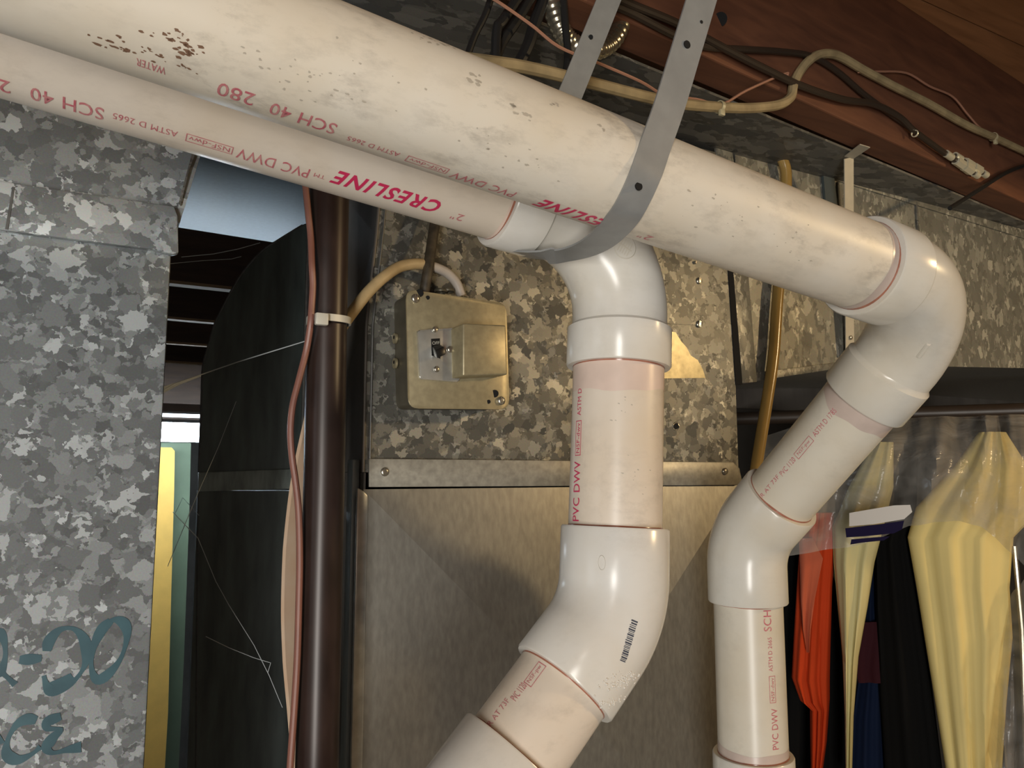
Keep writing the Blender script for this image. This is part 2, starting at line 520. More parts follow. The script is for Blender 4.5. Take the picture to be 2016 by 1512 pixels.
def film(name):
    m, nt, b = new_mat(name)
    L = nt.links.new; N = nt.nodes.new
    out = nt.nodes['Material Output']
    tr = N('ShaderNodeBsdfTransparent'); tr.inputs[0].default_value = (0.95, 0.94, 0.92, 1)
    b.inputs['Base Color'].default_value = (0.50, 0.47, 0.42, 1)
    b.inputs['Roughness'].default_value = 0.22
    b.inputs['Specular IOR Level'].default_value = 0.8
    tc = N('ShaderNodeTexCoord')
    mp = N('ShaderNodeMapping'); mp.inputs['Scale'].default_value = (3, 3, 7); mp.inputs['Rotation'].default_value = (0.0, 0.5, 0.3)
    L(tc.outputs['Object'], mp.inputs[0])
    nz = N('ShaderNodeTexNoise'); nz.inputs['Scale'].default_value = 3; nz.inputs['Detail'].default_value = 4; nz.inputs['Distortion'].default_value = 1.2
    L(mp.outputs[0], nz.inputs['Vector'])
    mr = N('ShaderNodeMapRange'); mr.inputs['From Min'].default_value = 0.3; mr.inputs['From Max'].default_value = 0.75
    mr.inputs['To Min'].default_value = 0.18; mr.inputs['To Max'].default_value = 0.50
    L(nz.outputs['Fac'], mr.inputs['Value'])
    bp = N('ShaderNodeBump'); bp.inputs['Strength'].default_value = 0.6; bp.inputs['Distance'].default_value = 0.01
    L(nz.outputs['Fac'], bp.inputs['Height']); L(bp.outputs[0], b.inputs['Normal'])
    mx = N('ShaderNodeMixShader')
    L(mr.outputs[0], mx.inputs[0]); L(tr.outputs[0], mx.inputs[1]); L(b.outputs[0], mx.inputs[2])
    L(mx.outputs[0], out.inputs[0])
    return m
M['film'] = film('clear_plastic_film')

# ------------------------------------------------------------------ lettering
def text_geo(body, shear=0.0, bold=0.0, space=1.0):
    cu = bpy.data.curves.new('t', 'FONT')
    cu.body = body
    cu.size = 1.0
    cu.shear = shear
    cu.offset = bold
    cu.space_character = space
    cu.resolution_u = 3
    cu.fill_mode = 'FRONT'
    o = bpy.data.objects.new('t', cu)
    COL.objects.link(o)
    dg = bpy.context.evaluated_depsgraph_get()
    me = o.evaluated_get(dg).to_mesh()
    bm = bmesh.new()
    bm.from_mesh(me)
    o.evaluated_get(dg).to_mesh_clear()
    bpy.data.objects.remove(o, do_unlink=True)
    bpy.data.curves.remove(cu)
    return bm

def frame_geo(w, h, t):
    bm = bmesh.new()
    o = [(0, 0), (w, 0), (w, h), (0, h)]
    i = [(t, t), (w - t, t), (w - t, h - t), (t, h - t)]
    ov = [bm.verts.new((x, y, 0)) for x, y in o]
    iv = [bm.verts.new((x, y, 0)) for x, y in i]
    for k in range(4):
        bm.faces.new((ov[k], ov[(k + 1) % 4], iv[(k + 1) % 4], iv[k]))
    return bm

def bounds2(bm):
    xs = [v.co.x for v in bm.verts]; ys = [v.co.y for v in bm.verts]
    return min(xs), max(xs), min(ys), max(ys)

def ray_cyl(px, py, A, d, rad):
    """first hit of the view ray with an infinite cylinder: distance along axis, outward normal"""
    v = ray(px, py)
    w = CAM - A
    vp = v - d * v.dot(d)
    wp = w - d * w.dot(d)
    a = vp.dot(vp); b = 2 * vp.dot(wp); c = wp.dot(wp) - rad * rad
    disc = b * b - 4 * a * c
    t = (-b - math.sqrt(disc)) / (2 * a) if disc > 0 else -b / (2 * a)
    p = CAM + v * t
    s = (p - A).dot(d)
    n = (p - A - d * s).normalized()
    return s, n

def wrap_text(bm_out, geo, A, d, rad, p0, p1, height, lift=0.00018):
    """lay flat lettering on a cylinder so it runs from the surface point under pixel p0 to p1"""
    s0, n0 = ray_cyl(*p0, A, d, rad)
    s1, n1 = ray_cyl(*p1, A, d, rad)
    t = d if s1 > s0 else -d
    Ln = abs(s1 - s0)
    a = (n0 + n1).normalized()
    b = a.cross(t)
    x0, x1, y0, y1 = bounds2(geo)
    sx = Ln / (x1 - x0)
    sy = height / (y1 - y0)
    for v in geo.verts:
        v.co = ((v.co.x - x0) * sx, (v.co.y - (y0 + y1) / 2) * sy, 0)
    for k in range(-4, 5):
        g = geo.verts[:] + geo.edges[:] + geo.faces[:]
        bmesh.ops.bisect_plane(geo, geom=g, plane_co=(0, k * height / 9, 0), plane_no=(0, 1, 0))
    vm = {}
    for v in geo.verts:
        ph = v.co.y / rad
        c = A + d * s0 + t * v.co.x + (a * math.cos(ph) + b * math.sin(ph)) * (rad + lift)
        vm[v] = bm_out.verts.new(c)
    for f in geo.faces:
        try:
            bm_out.faces.new([vm[v] for v in f.verts])
        except ValueError:
            pass
    geo.free()

def letters(items, A, d, rad, parent, mat, name='printed_lettering'):
    o = None
    for it in items:
        bm = bmesh.new()
        body, p0, p1, h = it[:4]
        sh = it[4] if len(it) > 4 else 0.0
        bo = it[5] if len(it) > 5 else (0.004 if h > 0.005 else 0.0)
        if body == '#frame':
            s0, _ = ray_cyl(*p0, A, d, rad); s1, _ = ray_cyl(*p1, A, d, rad)
            w = abs(s1 - s0)
            g = frame_geo(w, h, 0.00045)
        else:
            g = text_geo(body, sh, bo, it[6] if len(it) > 6 else 1.05)
        wrap_text(bm, g, A, d, rad, p0, p1, h)
        o = obj('printed_box' if body == '#frame' else name, bm, mat, parent, smooth=0)
    return o

# ------------------------------------------------------------------ the room
floor = obj('floor', box_bm((-2.6, -3.2, -0.1), (3.3, 4.7, 0)), M['concrete'], kind='structure', smooth=0)
obj('wall_back', box_bm((-2.6, 4.7, -0.1), (3.3, 4.8, 2.6)), M['wall_dark'], kind='structure', smooth=0)
obj('wall_left', box_bm((-2.7, -3.2, -0.1), (-2.6, 4.8, 2.6)), M['wall_light'], kind='structure', smooth=0)
obj('wall_right', box_bm((3.3, -3.2, -0.1), (3.4, 4.8, 2.6)), M['wall_dark'], kind='structure', smooth=0)
obj('wall_front', box_bm((-2.6, -3.3, -0.1), (3.3, -3.2, 2.6)), M['wall_light'], kind='structure', smooth=0)
obj('wall_partition', box_bm((0.70, 1.75, 0.0), (3.3, 1.83, EYE + 0.62)), M['wall_dark'], kind='structure', smooth=0)

JB = 0.415                       # joist bottoms above the eye
ceil = thing('ceiling', None, None, (0, 0.6, EYE + 0.62), kind='structure')
y = -3.2
while y < 4.7:                   # subfloor boards
    w = 0.14
    obj('plank', box_bm((-2.6, y, EYE + 0.62), (3.3, y + w - 0.003, EYE + 0.64)), M['subfloor'], ceil, smooth=0)
    y += w
# joist beside the trunk duct runs slightly askew
JD = Vector((1, 0.121, 0)).normalized()
JN = Vector((JD.y, -JD.x, 0))    # towards the viewer
J0 = E3(0.68, 0.567, JB)
def jbox(a, b, y0, y1, z0, z1):
    pts = [J0 + JD * a - JN * y0, J0 + JD * b - JN * y0, J0 + JD * b - JN * y1, J0 + JD * a - JN * y1]
    for p in pts:
        p.z = EYE + z0
    return slab_bm(pts, (0, 0, z1 - z0), 0.002)
obj('joist', jbox(-2.9, 0.72, 0, 0.04, JB, 0.62), M['joist'], ceil, smooth=0)
obj('joist', jbox(0.72, 2.4, 0.012, 0.05, JB + 0.005, 0.62), M['joist_shaded'], ceil, smooth=0)  # right end of the joist, its shade put into the wood colour
obj('blocking', jbox(0.76, 0.80, -0.36, 0.01, 0.47, 0.62), M['joist_shaded'], ceil, smooth=0)
for k in (-3, -2, -1):
    yk = 0.59 + 0.406 * k
    obj('joist', box_bm((-2.6, yk, EYE + JB), (3.3, yk + 0.04, EYE + 0.62)), M['joist'], ceil, smooth=0)
fy = [PZ(385, q, JB).y for q in (560, 630, 678, 715)]
for k, q in enumerate((560, 630, 678, 715)):
    yk = fy[k]
    jo = obj('joist', box_bm((-2.6, yk, EYE + JB + 0.004), (3.3, yk + 0.04, EYE + 0.62)), M['joist_shaded'], ceil, smooth=0)
    th = 0.030 - 0.003 * k
    obj('lit_bottom', box_bm((-2.6, yk, EYE + JB - 0.003), (1.3, yk + th, EYE + JB + 0.004)), M['joist_lit'], jo, smooth=0)  # pale strip painting the lit underside of the joist
obj('girder', box_bm((-2.6, fy[3] + 0.42, EYE + 0.225), (3.3, fy[3] + 0.50, EYE + 0.62)), M['joist_shaded'], ceil, smooth=0)

# ------------------------------------------------------------------ PVC lines
RP = 0.03015
DU = Vector((0.9922, 0, -0.1247)).normalized()

def elbow_bm(V, d0, d1, a, hub, rh, rb, br):
    d0 = Vector(d0).normalized(); d1 = Vector(d1).normalized()
    ang = d0.angle(d1)
    T = br * math.tan(ang / 2)
    n = d0.cross(d1).normalized()
    c = V - d0 * T + (n.cross(d0)) * br
    pts, rad, tg = [], [], []
    def ad(p, r, t):
        pts.append(p); rad.append(r); tg.append(t)
    S, Q = V - d0 * a, V + d1 * a
    ad(S + d0 * 0.004, RP - 0.001, d0)
    ad(S, RP - 0.0004, d0)
    ad(S, rh - 0.0008, d0)
    ad(S + d0 * 0.0012, rh, d0)
    ad(S + d0 * hub, rh, d0)
    if rb != rh:
        ad(S + d0 * (hub + 0.0022), rb + 0.0004, d0)
        ad(S + d0 * (hub + 0.004), rb, d0)
    st = 16
    for k in range(st + 1):
        q = Matrix.Rotation(ang * k / st, 3, n)
        ad(c + q @ (V - d0 * T - c), rb, q @ d0)
    if rb != rh:
        ad(Q - d1 * (hub + 0.004), rb, d1)
        ad(Q - d1 * (hub + 0.0022), rb + 0.0004, d1)
    ad(Q - d1 * hub, rh, d1)
    ad(Q - d1 * 0.0012, rh, d1)
    ad(Q, rh - 0.0008, d1)
    ad(Q, RP - 0.0004, d1)
    ad(Q - d1 * 0.004, RP - 0.001, d1)
    return tube_bm(pts, rad, 56, cap=False, tang=tg)

def pipe_bm(a, b, r=RP):
    n = 6
    pts = [a + (b - a) * k / n for k in range(n + 1)]
    return tube_bm(pts, r, 56)

def ring_bm(c, d, r, t, wob=0.0, seed=0):
    """uneven bead of cement around a pipe"""
    rr = random.Random(seed)
    d = Vector(d).normalized()
    u = d.orthogonal().normalized(); w = d.cross(u)
    ph = rr.random() * 6
    bm = bmesh.new()
    N = 48
    rings = []
    for k in range(N):
        a = 2 * math.pi * k / N
        th = t * (1 + wob * (math.sin(2 * a + ph) + 0.6 * math.sin(5 * a + ph * 2)))
        o = u * math.cos(a) + w * math.sin(a)
        rings.append([bm.verts.new(c + o * (r + th * 0.55 * math.cos(q * math.pi / 3)) + d * (th * math.sin(q * math.pi / 3))) for q in range(6)])
    for k in range(N):
        for q in range(6):
            bm.faces.new((rings[k][q], rings[k][(q + 1) % 6], rings[(k + 1) % N][(q + 1) % 6], rings[(k + 1) % N][q]))
    return bm

def sleeve_bm(c, d, r, length, wob, seed):
    """thin stain of primer on the pipe from c along d, with an uneven far edge"""
    rr = random.Random(seed)
    d = Vector(d).normalized()
    u = d.orthogonal().normalized(); w = d.cross(u)
    ph = rr.random() * 6
    bm = bmesh.new()
    N = 64
    A, B = [], []
    for k in range(N):
        a = 2 * math.pi * k / N
        o = u * math.cos(a) + w * math.sin(a)
        ln = length * (1 + wob * (math.sin(a + ph) + 0.4 * math.sin(3 * a + ph * 1.7) + 0.2 * math.sin(7 * a + ph)))
        A.append(bm.verts.new(c + o * (r + 0.00012)))
        B.append(bm.verts.new(c + o * (r + 0.00012) + d * ln))
    for k in range(N):
        bm.faces.new((A[k], A[(k + 1) % N], B[(k + 1) % N], B[k]))
    return bm

RH, RB = 0.0349, 0.0318
# --- front line
U0 = E3(0.2218, 0.335, 0.1676)
V1 = E3(0.543, 0.335, 0.1676 - (0.543 - 0.2218) * 0.1257)
DW = Vector((-0.0921, 0.7055, -0.7027)); DW = (DW - DU * DW.dot(DU)).normalized()
V2 = V1 + DW * 0.2669
DN = Vector((0.0, 0.0, -1.0))
fl = thing('pvc_drain_line', 'scuffed cream PVC pipe in front, dropping at the right through two white elbows', 'pipe', V2 - Vector((0, 0, 0.6)), 'PVC drain lines')
A90 = 0.098
p = obj('pipe', pipe_bm(U0 - DU * 1.3, V1 - DU * (A90 - 0.02)), M['pipe_front'], fl, label='scuffed sloping cream pipe with magenta print')
letters([('CRESLINE', (1236, 458), (1056, 396), 0.0105, 0.35, 0.026, 1.18)], U0, DU, RP, p, M['ink'], 'brand_print')
letters([('2"', (1282, 470), (1258, 463), 0.006), ('PVC DWV', (1012, 384), (888, 343), 0.0075), ('#frame', (881, 338), (800, 311), 0.0062),
         ('NSF-dwv', (876, 336.5), (806, 313), 0.0034), ('ASTM D 2665', (786, 305), (684, 271), 0.004),
         ('SCH 40', (660, 256), (532, 212), 0.0085), ('280', (500, 198), (428, 174), 0.0085), ('WATER', (326, 140), (268, 121), 0.0045)], U0, DU, RP, p, M['ink_thin'])
obj('elbow', elbow_bm(V1, DU, DW, A90, 0.030, RH, RB + 0.0006, 0.064), M['fitting_b'], fl, label='glossy ivory quarter bend at the right')
obj('pipe', pipe_bm(V1 + DW * 0.078, V2 - DW * 0.03), M['pipe_pale'], fl, label='short slanting pipe between elbows')
pd = [c for c in fl.children if c.name.startswith('pipe')][-1]
letters([('WATER AT 73F', (1474, 1005), (1533, 938), 0.0036), ('PVC 1120', (1537, 934), (1564, 903), 0.0045), ('#frame', (1567, 899), (1598, 863), 0.0062),
         ('NSF-pw', (1571, 895), (1594, 868), 0.0034), ('ASTM D 1785', (1602, 857), (1644, 806), 0.0045)], V1, DW, RP, pd, M['ink_thin'])
obj('elbow', elbow_bm(V2, DW, DN, 0.056, 0.030, RH, RH, 0.06), M['fitting_b'], fl, label='ivory eighth bend with uneven cement bead')
C1 = V2 + DN * 0.186
pv = obj('pipe', pipe_bm(V2 + DN * 0.036, C1 + DN * 0.03), M['pipe_pale'], fl, label='short vertical pipe at the lower right')
letters([('PVC DWV', (1528, 1476), (1524, 1395), 0.0065), ('#frame', (1523, 1384), (1519, 1331), 0.0062), ('NSF-dwv', (1523, 1380), (1519, 1335), 0.0034),
         ('ASTM D 2665', (1519, 1322), (1514, 1255), 0.004), ('SCH 40', (1513, 1243), (1508, 1170), 0.0075)], V2, DN, RP, pv, M['ink_thin'])
cp = [C1 + DN * 0.004, C1, C1, C1 + DN * 0.0012, C1 + DN * 0.08, C1 + DN * 0.08]
obj('coupling', tube_bm(cp, [RP, RP, RH - 0.0008, RH, RH, RP], 56, cap=False, tang=[DN] * 6), M['fitting_b'], fl, label='ivory coupling at the bottom edge')
obj('pipe', pipe_bm(C1 + DN * 0.075, C1 + DN * 1.29), M['pipe_pale'], fl)
for nm, c, d, s, w in (('cement_bead', V1 - DU * A90, DU, 1, 0.35), ('cement_bead', V1 + DW * A90, DW, 2, 0.2), ('cement_bead', V2 - DW * 0.056, DW, 3, 0.45),
                       ('cement_bead', V2 + DN * 0.056, DN, 4, 0.3), ('cement_bead', C1, DN, 5, 0.2)):
    obj(nm, ring_bm(c, d, RP, 0.0011, w, s), M['glue'], fl, smooth=60)
obj('primer_stain', sleeve_bm(V1 - DU * A90, -DU, RP, 0.006, 0.3, 3), M['primer_pale'], p)
obj('primer_stain', sleeve_bm(V1 + DW * A90, DW, RP, 0.010, 0.45, 6), M['primer_pale'], pd)
obj('primer_stain', sleeve_bm(C1, -DN, RP, 0.009, 0.2, 8), M['primer_pale'], pv)
# scuff rib moulded on the bend
# --- rear line
DV = Vector((-0.066, -0.028, -0.9974)).normalized()
V3 = E3(0.3065, 0.4155, 0.165)
DL = Vector((0.9922, 0, -0.1190)).normalized()
V4 = V3 + DV * 0.2545
DD = Vector((-0.70, 0.0, -0.714)).normalized()
rl = thing('pvc_drain_line', 'cream PVC pipe behind, turning down through white elbows in front of the metal plenum', 'pipe', V4 + DD * 0.5, 'PVC drain lines')
LA = V3
p = obj('pipe', pipe_bm(V3 - DL * 1.3, V3 - DL * 0.076), M['pipe_rear'], rl, label='sloping cream pipe with magenta print')
letters([('CRESLINE', (868, 404), (650, 352), 0.0105, 0.35, 0.026, 1.18)], LA, DL, RP, p, M['ink'], 'brand_print')
letters([('2"', (912, 430), (888, 424), 0.006), ('TM', (640, 349), (618, 344), 0.003), ('PVC DWV', (608, 342), (466, 301), 0.0078),
         ('#frame', (458, 298), (366, 269), 0.0058), ('NSF-dwv', (452, 296), (372, 271), 0.0034), ('ASTM D 2665', (350, 262), (222, 230), 0.0042),
         ('SCH 40', (204, 224), (60, 186), 0.009), ('280', (20, 172), (-60, 152), 0.009)], LA, DL, RP, p, M['ink_thin'])
e90 = obj('elbow', elbow_bm(V3, DL, DV, 0.096, 0.026, RH, RB, 0.064), M['fitting'], rl, label='white quarter bend held by the grey strap')
pv2 = obj('pipe', pipe_bm(V3 + DV * 0.075, V4 - DV * 0.03), M['pipe_rear'], rl, label='vertical cream pipe with pink primer stain')
letters([('PVC DWV', (1134, 1026), (1136, 908), 0.0072), ('TM', (1129, 1050), (1130, 1034), 0.003), ('#frame', (1137, 897), (1140, 828), 0.0062), ('NSF-dwv', (1137, 892), (1140, 833), 0.0036),
         ('ASTM D', (1140, 818), (1142, 765), 0.0042)], V3, DV, RP, pv2, M['ink'], 'printed_lettering')
e45 = obj('elbow', elbow_bm(V4, DV, DD, 0.054, 0.030, RH, RH, 0.062), M['fitting'], rl, label='glossy white eighth bend with small barcode print')
C2 = V4 + DD * 0.102
pg = obj('pipe', pipe_bm(V4 + DD * 0.035, C2 + DD * 0.03), M['pipe_rear'], rl, label='short pipe slanting down to the left')
letters([('WATER AT 73F', (930, 1462), (1004, 1380), 0.004), ('PVC 1120', (1008, 1376), (1034, 1348), 0.005), ('#frame', (1036, 1347), (1070, 1308), 0.0062), ('NSF-pw', (1039, 1343), (1066, 1312), 0.0034)], V4, DD, RP, pg, M['ink_thin'])
cp = [C2 + DD * 0.004, C2, C2, C2 + DD * 0.0012, C2 + DD * 0.075, C2 + DD * 0.075]
obj('coupling', tube_bm(cp, [RP, RP, RH - 0.0008, RH, RH, RP], 56, cap=False, tang=[DD] * 6), M['fitting'], rl, label='white coupling at the bottom edge')
obj('pipe', pipe_bm(C2 + DD * 0.07, C2 + DD * 0.36), M['pipe_rear'], rl)
for c, d, s, w in ((V3 - DL * 0.096, DL, 11, 0.35), (V3 + DV * 0.096, DV, 12, 0.1), (V4 - DV * 0.054, DV, 13, 0.2), (V4 + DD * 0.054, DD, 14, 0.1), (C2, DD, 15, 0.2)):
    obj('cement_bead', ring_bm(c, d, RP, 0.0009, w, s), M['glue'], rl, smooth=60)
obj('primer_stain', sleeve_bm(V3 + DV * 0.096, DV, RP, 0.017, 0.15, 4), M['primer'], pv2)
obj('primer_stain', sleeve_bm(V3 - DL * 0.096, -DL, RP, 0.003, 0.3, 5), M['primer'], p)

# small marks projected on the fittings
def decal(parent, geo_list, c_px, u_px, mat, name, lift=0.0002):
    """lay flat geometry on the fitting round the surface point under pixel c_px; u_px gives its reading direction"""
    me = parent.data
    off = OFF[parent]
    bvh = BVHTree.FromPolygons([v.co + off for v in me.vertices], [tuple(f.vertices) for f in me.polygons])
    c, n, _, _ = bvh.ray_cast(CAM, ray(*c_px).normalized())
    u, _, _, _ = bvh.ray_cast(CAM, ray(*u_px).normalized())
    if n.dot(ray(*c_px)) > 0:
        n = -n
    t = (u - c); t = (t - n * t.dot(n)).normalized()
    b = n.cross(t)
    bm = bmesh.new()
    for g in geo_list:
        vm = {}
        for v in g.verts:
            q = c + t * v.co.x + b * v.co.y
            h, hn, _, _ = bvh.ray_cast(q + n * 0.02, -n)
            if h is None:
                h, hn = q, n
            vm[v] = bm.verts.new(h + n * (lift + v.co.z))
        for f in g.faces:
            bm.faces.new([vm[v] for v in f.verts])
        g.free()
    return obj(name, bm, mat, parent, smooth=0)

def rect_geo(x0, y0, x1, y1):
    bm = bmesh.new()
    bm.faces.new([bm.verts.new((x, y, 0)) for x, y in ((x0, y0), (x1, y0), (x1, y1), (x0, y1))])
    return bm

bars = []
xx = -0.012
while xx < 0.012:
    w = rnd.choice((0.0004, 0.0006, 0.0009))
    bars.append(rect_geo(xx, -0.0022 + rnd.uniform(-.0003, .0003), xx + w, 0.0022 + rnd.uniform(-.0003, .0003)))
    xx += w + rnd.choice((0.0004, 0.0006))
decal(e45, bars, (1238, 1262), (1248, 1228), M['ink_dark'], 'barcode_print')
def disc_geo(r, z, sx=1.0, n=28):
    bm = bmesh.new()
    bm.faces.new([bm.verts.new((r * sx * math.cos(2 * math.pi * k / n), r * math.sin(2 * math.pi * k / n), z)) for k in range(n)])
    return bm
def ring_geo(r, t, z, sx=1.0, n=32):
    bm = bmesh.new()
    a = [bm.verts.new((r * sx * math.cos(2 * math.pi * k / n), r * math.sin(2 * math.pi * k / n), 0)) for k in range(n)]
    b = [bm.verts.new(((r - t) * sx * math.cos(2 * math.pi * k / n), (r - t) * math.sin(2 * math.pi * k / n), z)) for k in range(n)]
    for k in range(n):
        bm.faces.new((a[k], a[(k + 1) % n], b[(k + 1) % n], b[k]))
    return bm
badge = [ring_geo(0.0078, 0.0005, 0.0004)]
for k in (-2, -1, 0, 1, 2):
    badge.append(rect_geo(-0.0048, k * 0.0018 - 0.0004, 0.0048, k * 0.0018 + 0.0004))
badge.append(rect_geo(-0.0008, -0.005, 0.0003, 0.005))
decal(e90, badge, (1231, 486), (1243, 460), M['fitting_b'], 'moulded_badge', 0.0003)
decal(e45, [ring_geo(0.0045, 0.0004, 0.0003, 0.5)], (1185, 1108), (1210, 1108), M['fitting_b'], 'moulded_oval')
bv = BVHTree.FromPolygons([v.co + OFF[e45] for v in e45.data.vertices], [tuple(f.vertices) for f in e45.data.polygons])
bm = bmesh.new()
for k in range(150):
    u_ = rnd.random()
    px_, py_ = (rnd.gauss(1222, 18), rnd.gauss(1345, 7)) if u_ < 0.6 else (rnd.gauss(1190, 20), rnd.gauss(1383, 4))
    py_ -= (px_ - 1205) * 0.25
    h_, hn_, _, _ = bv.ray_cast(CAM, ray(px_, py_).normalized())
    if h_ is not None:
        bmesh.ops.create_icosphere(bm, subdivisions=1, radius=rnd.uniform(0.0003, 0.0009), matrix=Matrix.Translation(h_))
dro = obj('dried_drips', bm, M['fitting'], e45, smooth=80)
dro['kind'] = 'stuff'

e_r = [c for c in fl.children if c.name.startswith('elbow')][0]
rib = rect_geo(-0.007, -0.0018, 0.007, 0.0018)
for v in rib.verts:
    v.co.z = 0.0
top = bmesh.ops.extrude_face_region(rib, geom=rib.faces[:])
for v in [g for g in top['geom'] if isinstance(g, bmesh.types.BMVert)]:
    v.co.z += 0.0012; v.co.y *= 0.5; v.co.x *= 0.9
decal(e_r, [rib], (1818, 690), (1832, 672), M['fitting_b'], 'moulded_rib')

def smudges(parent, spots, mat, name, seed):
    rr = random.Random(seed)
    for (cx, cy, n, sx, sy, r0, r1) in spots:
        geos = []
        for k in range(n):
            g = disc_geo(1.0, 0.0, 1.0, 9)
            r_ = rr.uniform(r0, r1); st_ = rr.uniform(1.0, 2.6)
            ox, oy = rr.gauss(0, sx), rr.gauss(0, sy)
            for v in g.verts:
                f = rr.uniform(0.6, 1.25)
                v.co = (v.co.x * r_ * st_ * f + ox, v.co.y * r_ * f + oy, 0)
            geos.append(g)
        o_ = decal(parent, geos, (cx, cy), (cx + 40, cy + 15), mat, name, 0.00012)
        o_['kind'] = 'stuff'
fp_ = [c for c in fl.children if c.name.startswith('pipe')][0]
smudges(fp_, [(350, 84, 34, 0.0045, 0.0020, 0.0002, 0.0008), (230, 92, 16, 0.006, 0.0010, 0.0002, 0.0008), (290, 100, 14, 0.006, 0.0012, 0.0002, 0.0006), (358, 128, 6, 0.002, 0.0004, 0.0002, 0.0006)], M['smudge_brown'], 'rust_smudge', 4)
smudges(fp_, [(1012, 212, 5, 0.002, 0.001, 0.0003, 0.0010), (1040, 228, 6, 0.002, 0.001, 0.0003, 0.0011), (935, 152, 8, 0.004, 0.002, 0.0004, 0.0010), (1090, 205, 5, 0.002, 0.001, 0.0003, 0.0008),
              (1187, 250, 3, 0.001, 0.001, 0.0004, 0.0010), (860, 85, 14, 0.006, 0.003, 0.0003, 0.0009), (700, 150, 20, 0.012, 0.006, 0.0002, 0.0006), (1000, 300, 16, 0.014, 0.005, 0.0002, 0.0006), (560, 150, 18, 0.012, 0.006, 0.0002, 0.0006), (1420, 430, 16, 0.018, 0.006, 0.0002, 0.0006), (1560, 480, 12, 0.012, 0.006, 0.0002, 0.0006)], M['smudge_grey'], 'grey_scuff', 5)
smudges(pv2, [(1232, 800, 8, 0.006, 0.006, 0.0002, 0.0004), (1250, 960, 10, 0.006, 0.010, 0.0002, 0.0004)], M['smudge_grey'], 'grey_scuff', 6)

# ------------------------------------------------------------------ grey hanger strap round both pipes
def on_pipe(px, py, gap=0.0012):
    s_, n_ = ray_cyl(px, py, U0, DU, RP + gap)
    return U0 + DU * s_ + n_ * (RP + gap)
def xr(z): return 0.2305 + 0.42 * (z - 0.14)
f0 = PY(1354, 89, 0.3012)
f1 = PY(1319, 205, 0.3022)
pts = [f0 + (f0 - f1) * k for k in (10.0, 7.0, 4.0, 2.2, 1.1)] + [f0, f1]
pts += [on_pipe(*q) for q in ((1291, 285), (1272, 340), (1250, 390), (1226, 430))]
pts += [PZ(1188, 470, 0.1335), PZ(1150, 492, 0.1335), PZ(1105, 503, 0.1345), PZ(1060, 503, 0.1355)]
for k in range(4, 10):
    a_ = 1.5 * math.pi + k * (math.pi / 2) / 9
    z = 0.1735 + 0.0372 * math.sin(a_)
    pts.append(E3(0.2318 + (xr(z) - 0.2318) * (k - 3) / 6, 0.412 + 0.0372 * math.cos(a_), z))
for z in (0.21, 0.27, 0.34, 0.42, 0.52, 0.618):
    pts.append(E3(xr(z), 0.4495, z))
sp = smooth_path(pts, 4)
st = obj('hanger_strap', ribbon_bm(sp, DU, 0.0188, 0.0012), M['strap'],
         label='grey flat strap slung round both pipes and up to the joists', cat='strap')
for q, yy in (((1352, 88), 0.3005), ((1380, 44), 0.3005), ((1257, 367), 0)):
    c = PY(*q, yy) if yy else on_pipe(*q, 0.0022)
    bm = tube_bm([c + Vector((0, 0.0003, 0)), c - Vector((0, 0.0006, 0))], 0.0022 if q[0] != 1380 else 0.001, 14)
    obj('nail_hole', bm, M['hole'], st)
bm = tube_bm([PY(1163, 73, 0.4487), PY(1163, 73, 0.4479)], 0.0018, 12)
obj('nail_hole', bm, M['hole'], st)

# ------------------------------------------------------------------ left galvanized duct
YL = 0.62
ld = thing('galvanized_duct', 'spangled grey galvanized duct with teal marker writing at the left', 'duct', (-0.2, YL + 0.25, 0))
xe = 0.036
obj('body', box_bm((-0.60, YL, 0.0), (xe, YL + 0.45, EYE + 0.17), 0.002), M['spangle_left'], ld)
# transition above the cleat leans back and inwards
up = [E3(-0.60, YL, 0.195), E3(0.040, YL, 0.195), E3(0.056, YL + 0.0, 0.262), E3(0.068, YL + 0.03, 0.40), E3(-0.6, YL + 0.03, 0.40)]
bm = slab_bm([E3(-0.60, YL, 0.19), E3(0.041, YL, 0.19), E3(0.0565, YL + 0.004, 0.262), E3(0.072, YL + 0.02, 0.40), E3(-0.60, YL + 0.02, 0.40)], (0, 0.42, 0))
obj('transition', bm, M['spangle_left'], ld, label='upper transition piece leaning towards the joists')
bandp = [E3(-0.60, YL - 0.006, 0.1985), PY(343, 406, YL - 0.006), PY(350, 425, YL - 0.006), PY(352, 497, YL - 0.006), PY(340, 501, YL - 0.006), PY(300, 490, YL - 0.006), E3(-0.60, YL - 0.006, 0.166)]
obj('cleat_band', slab_bm(bandp, (0, 0.007, 0), 0.0012), M['spangle_left'], ld, label='folded joint band round the duct')
sx_ = [PY(24, 368, YL - 0.0064), PY(29, 369, YL - 0.0064), PY(16, 452, YL - 0.0064), PY(10, 451, YL - 0.0064)]
obj('band_seam', slab_bm(sx_, (0, 0.002, 0)), M['zinc_dull'], ld, smooth=0)
obj('folded_edge', slab_bm([PY(372, 335, YL - .001), PY(389, 292, YL - .001), PY(381, 290, YL - .001), PY(352, 398, YL - .001), PY(356, 404, YL - .001)], (0, 0.01, 0)), M['spangle_dark'], ld)
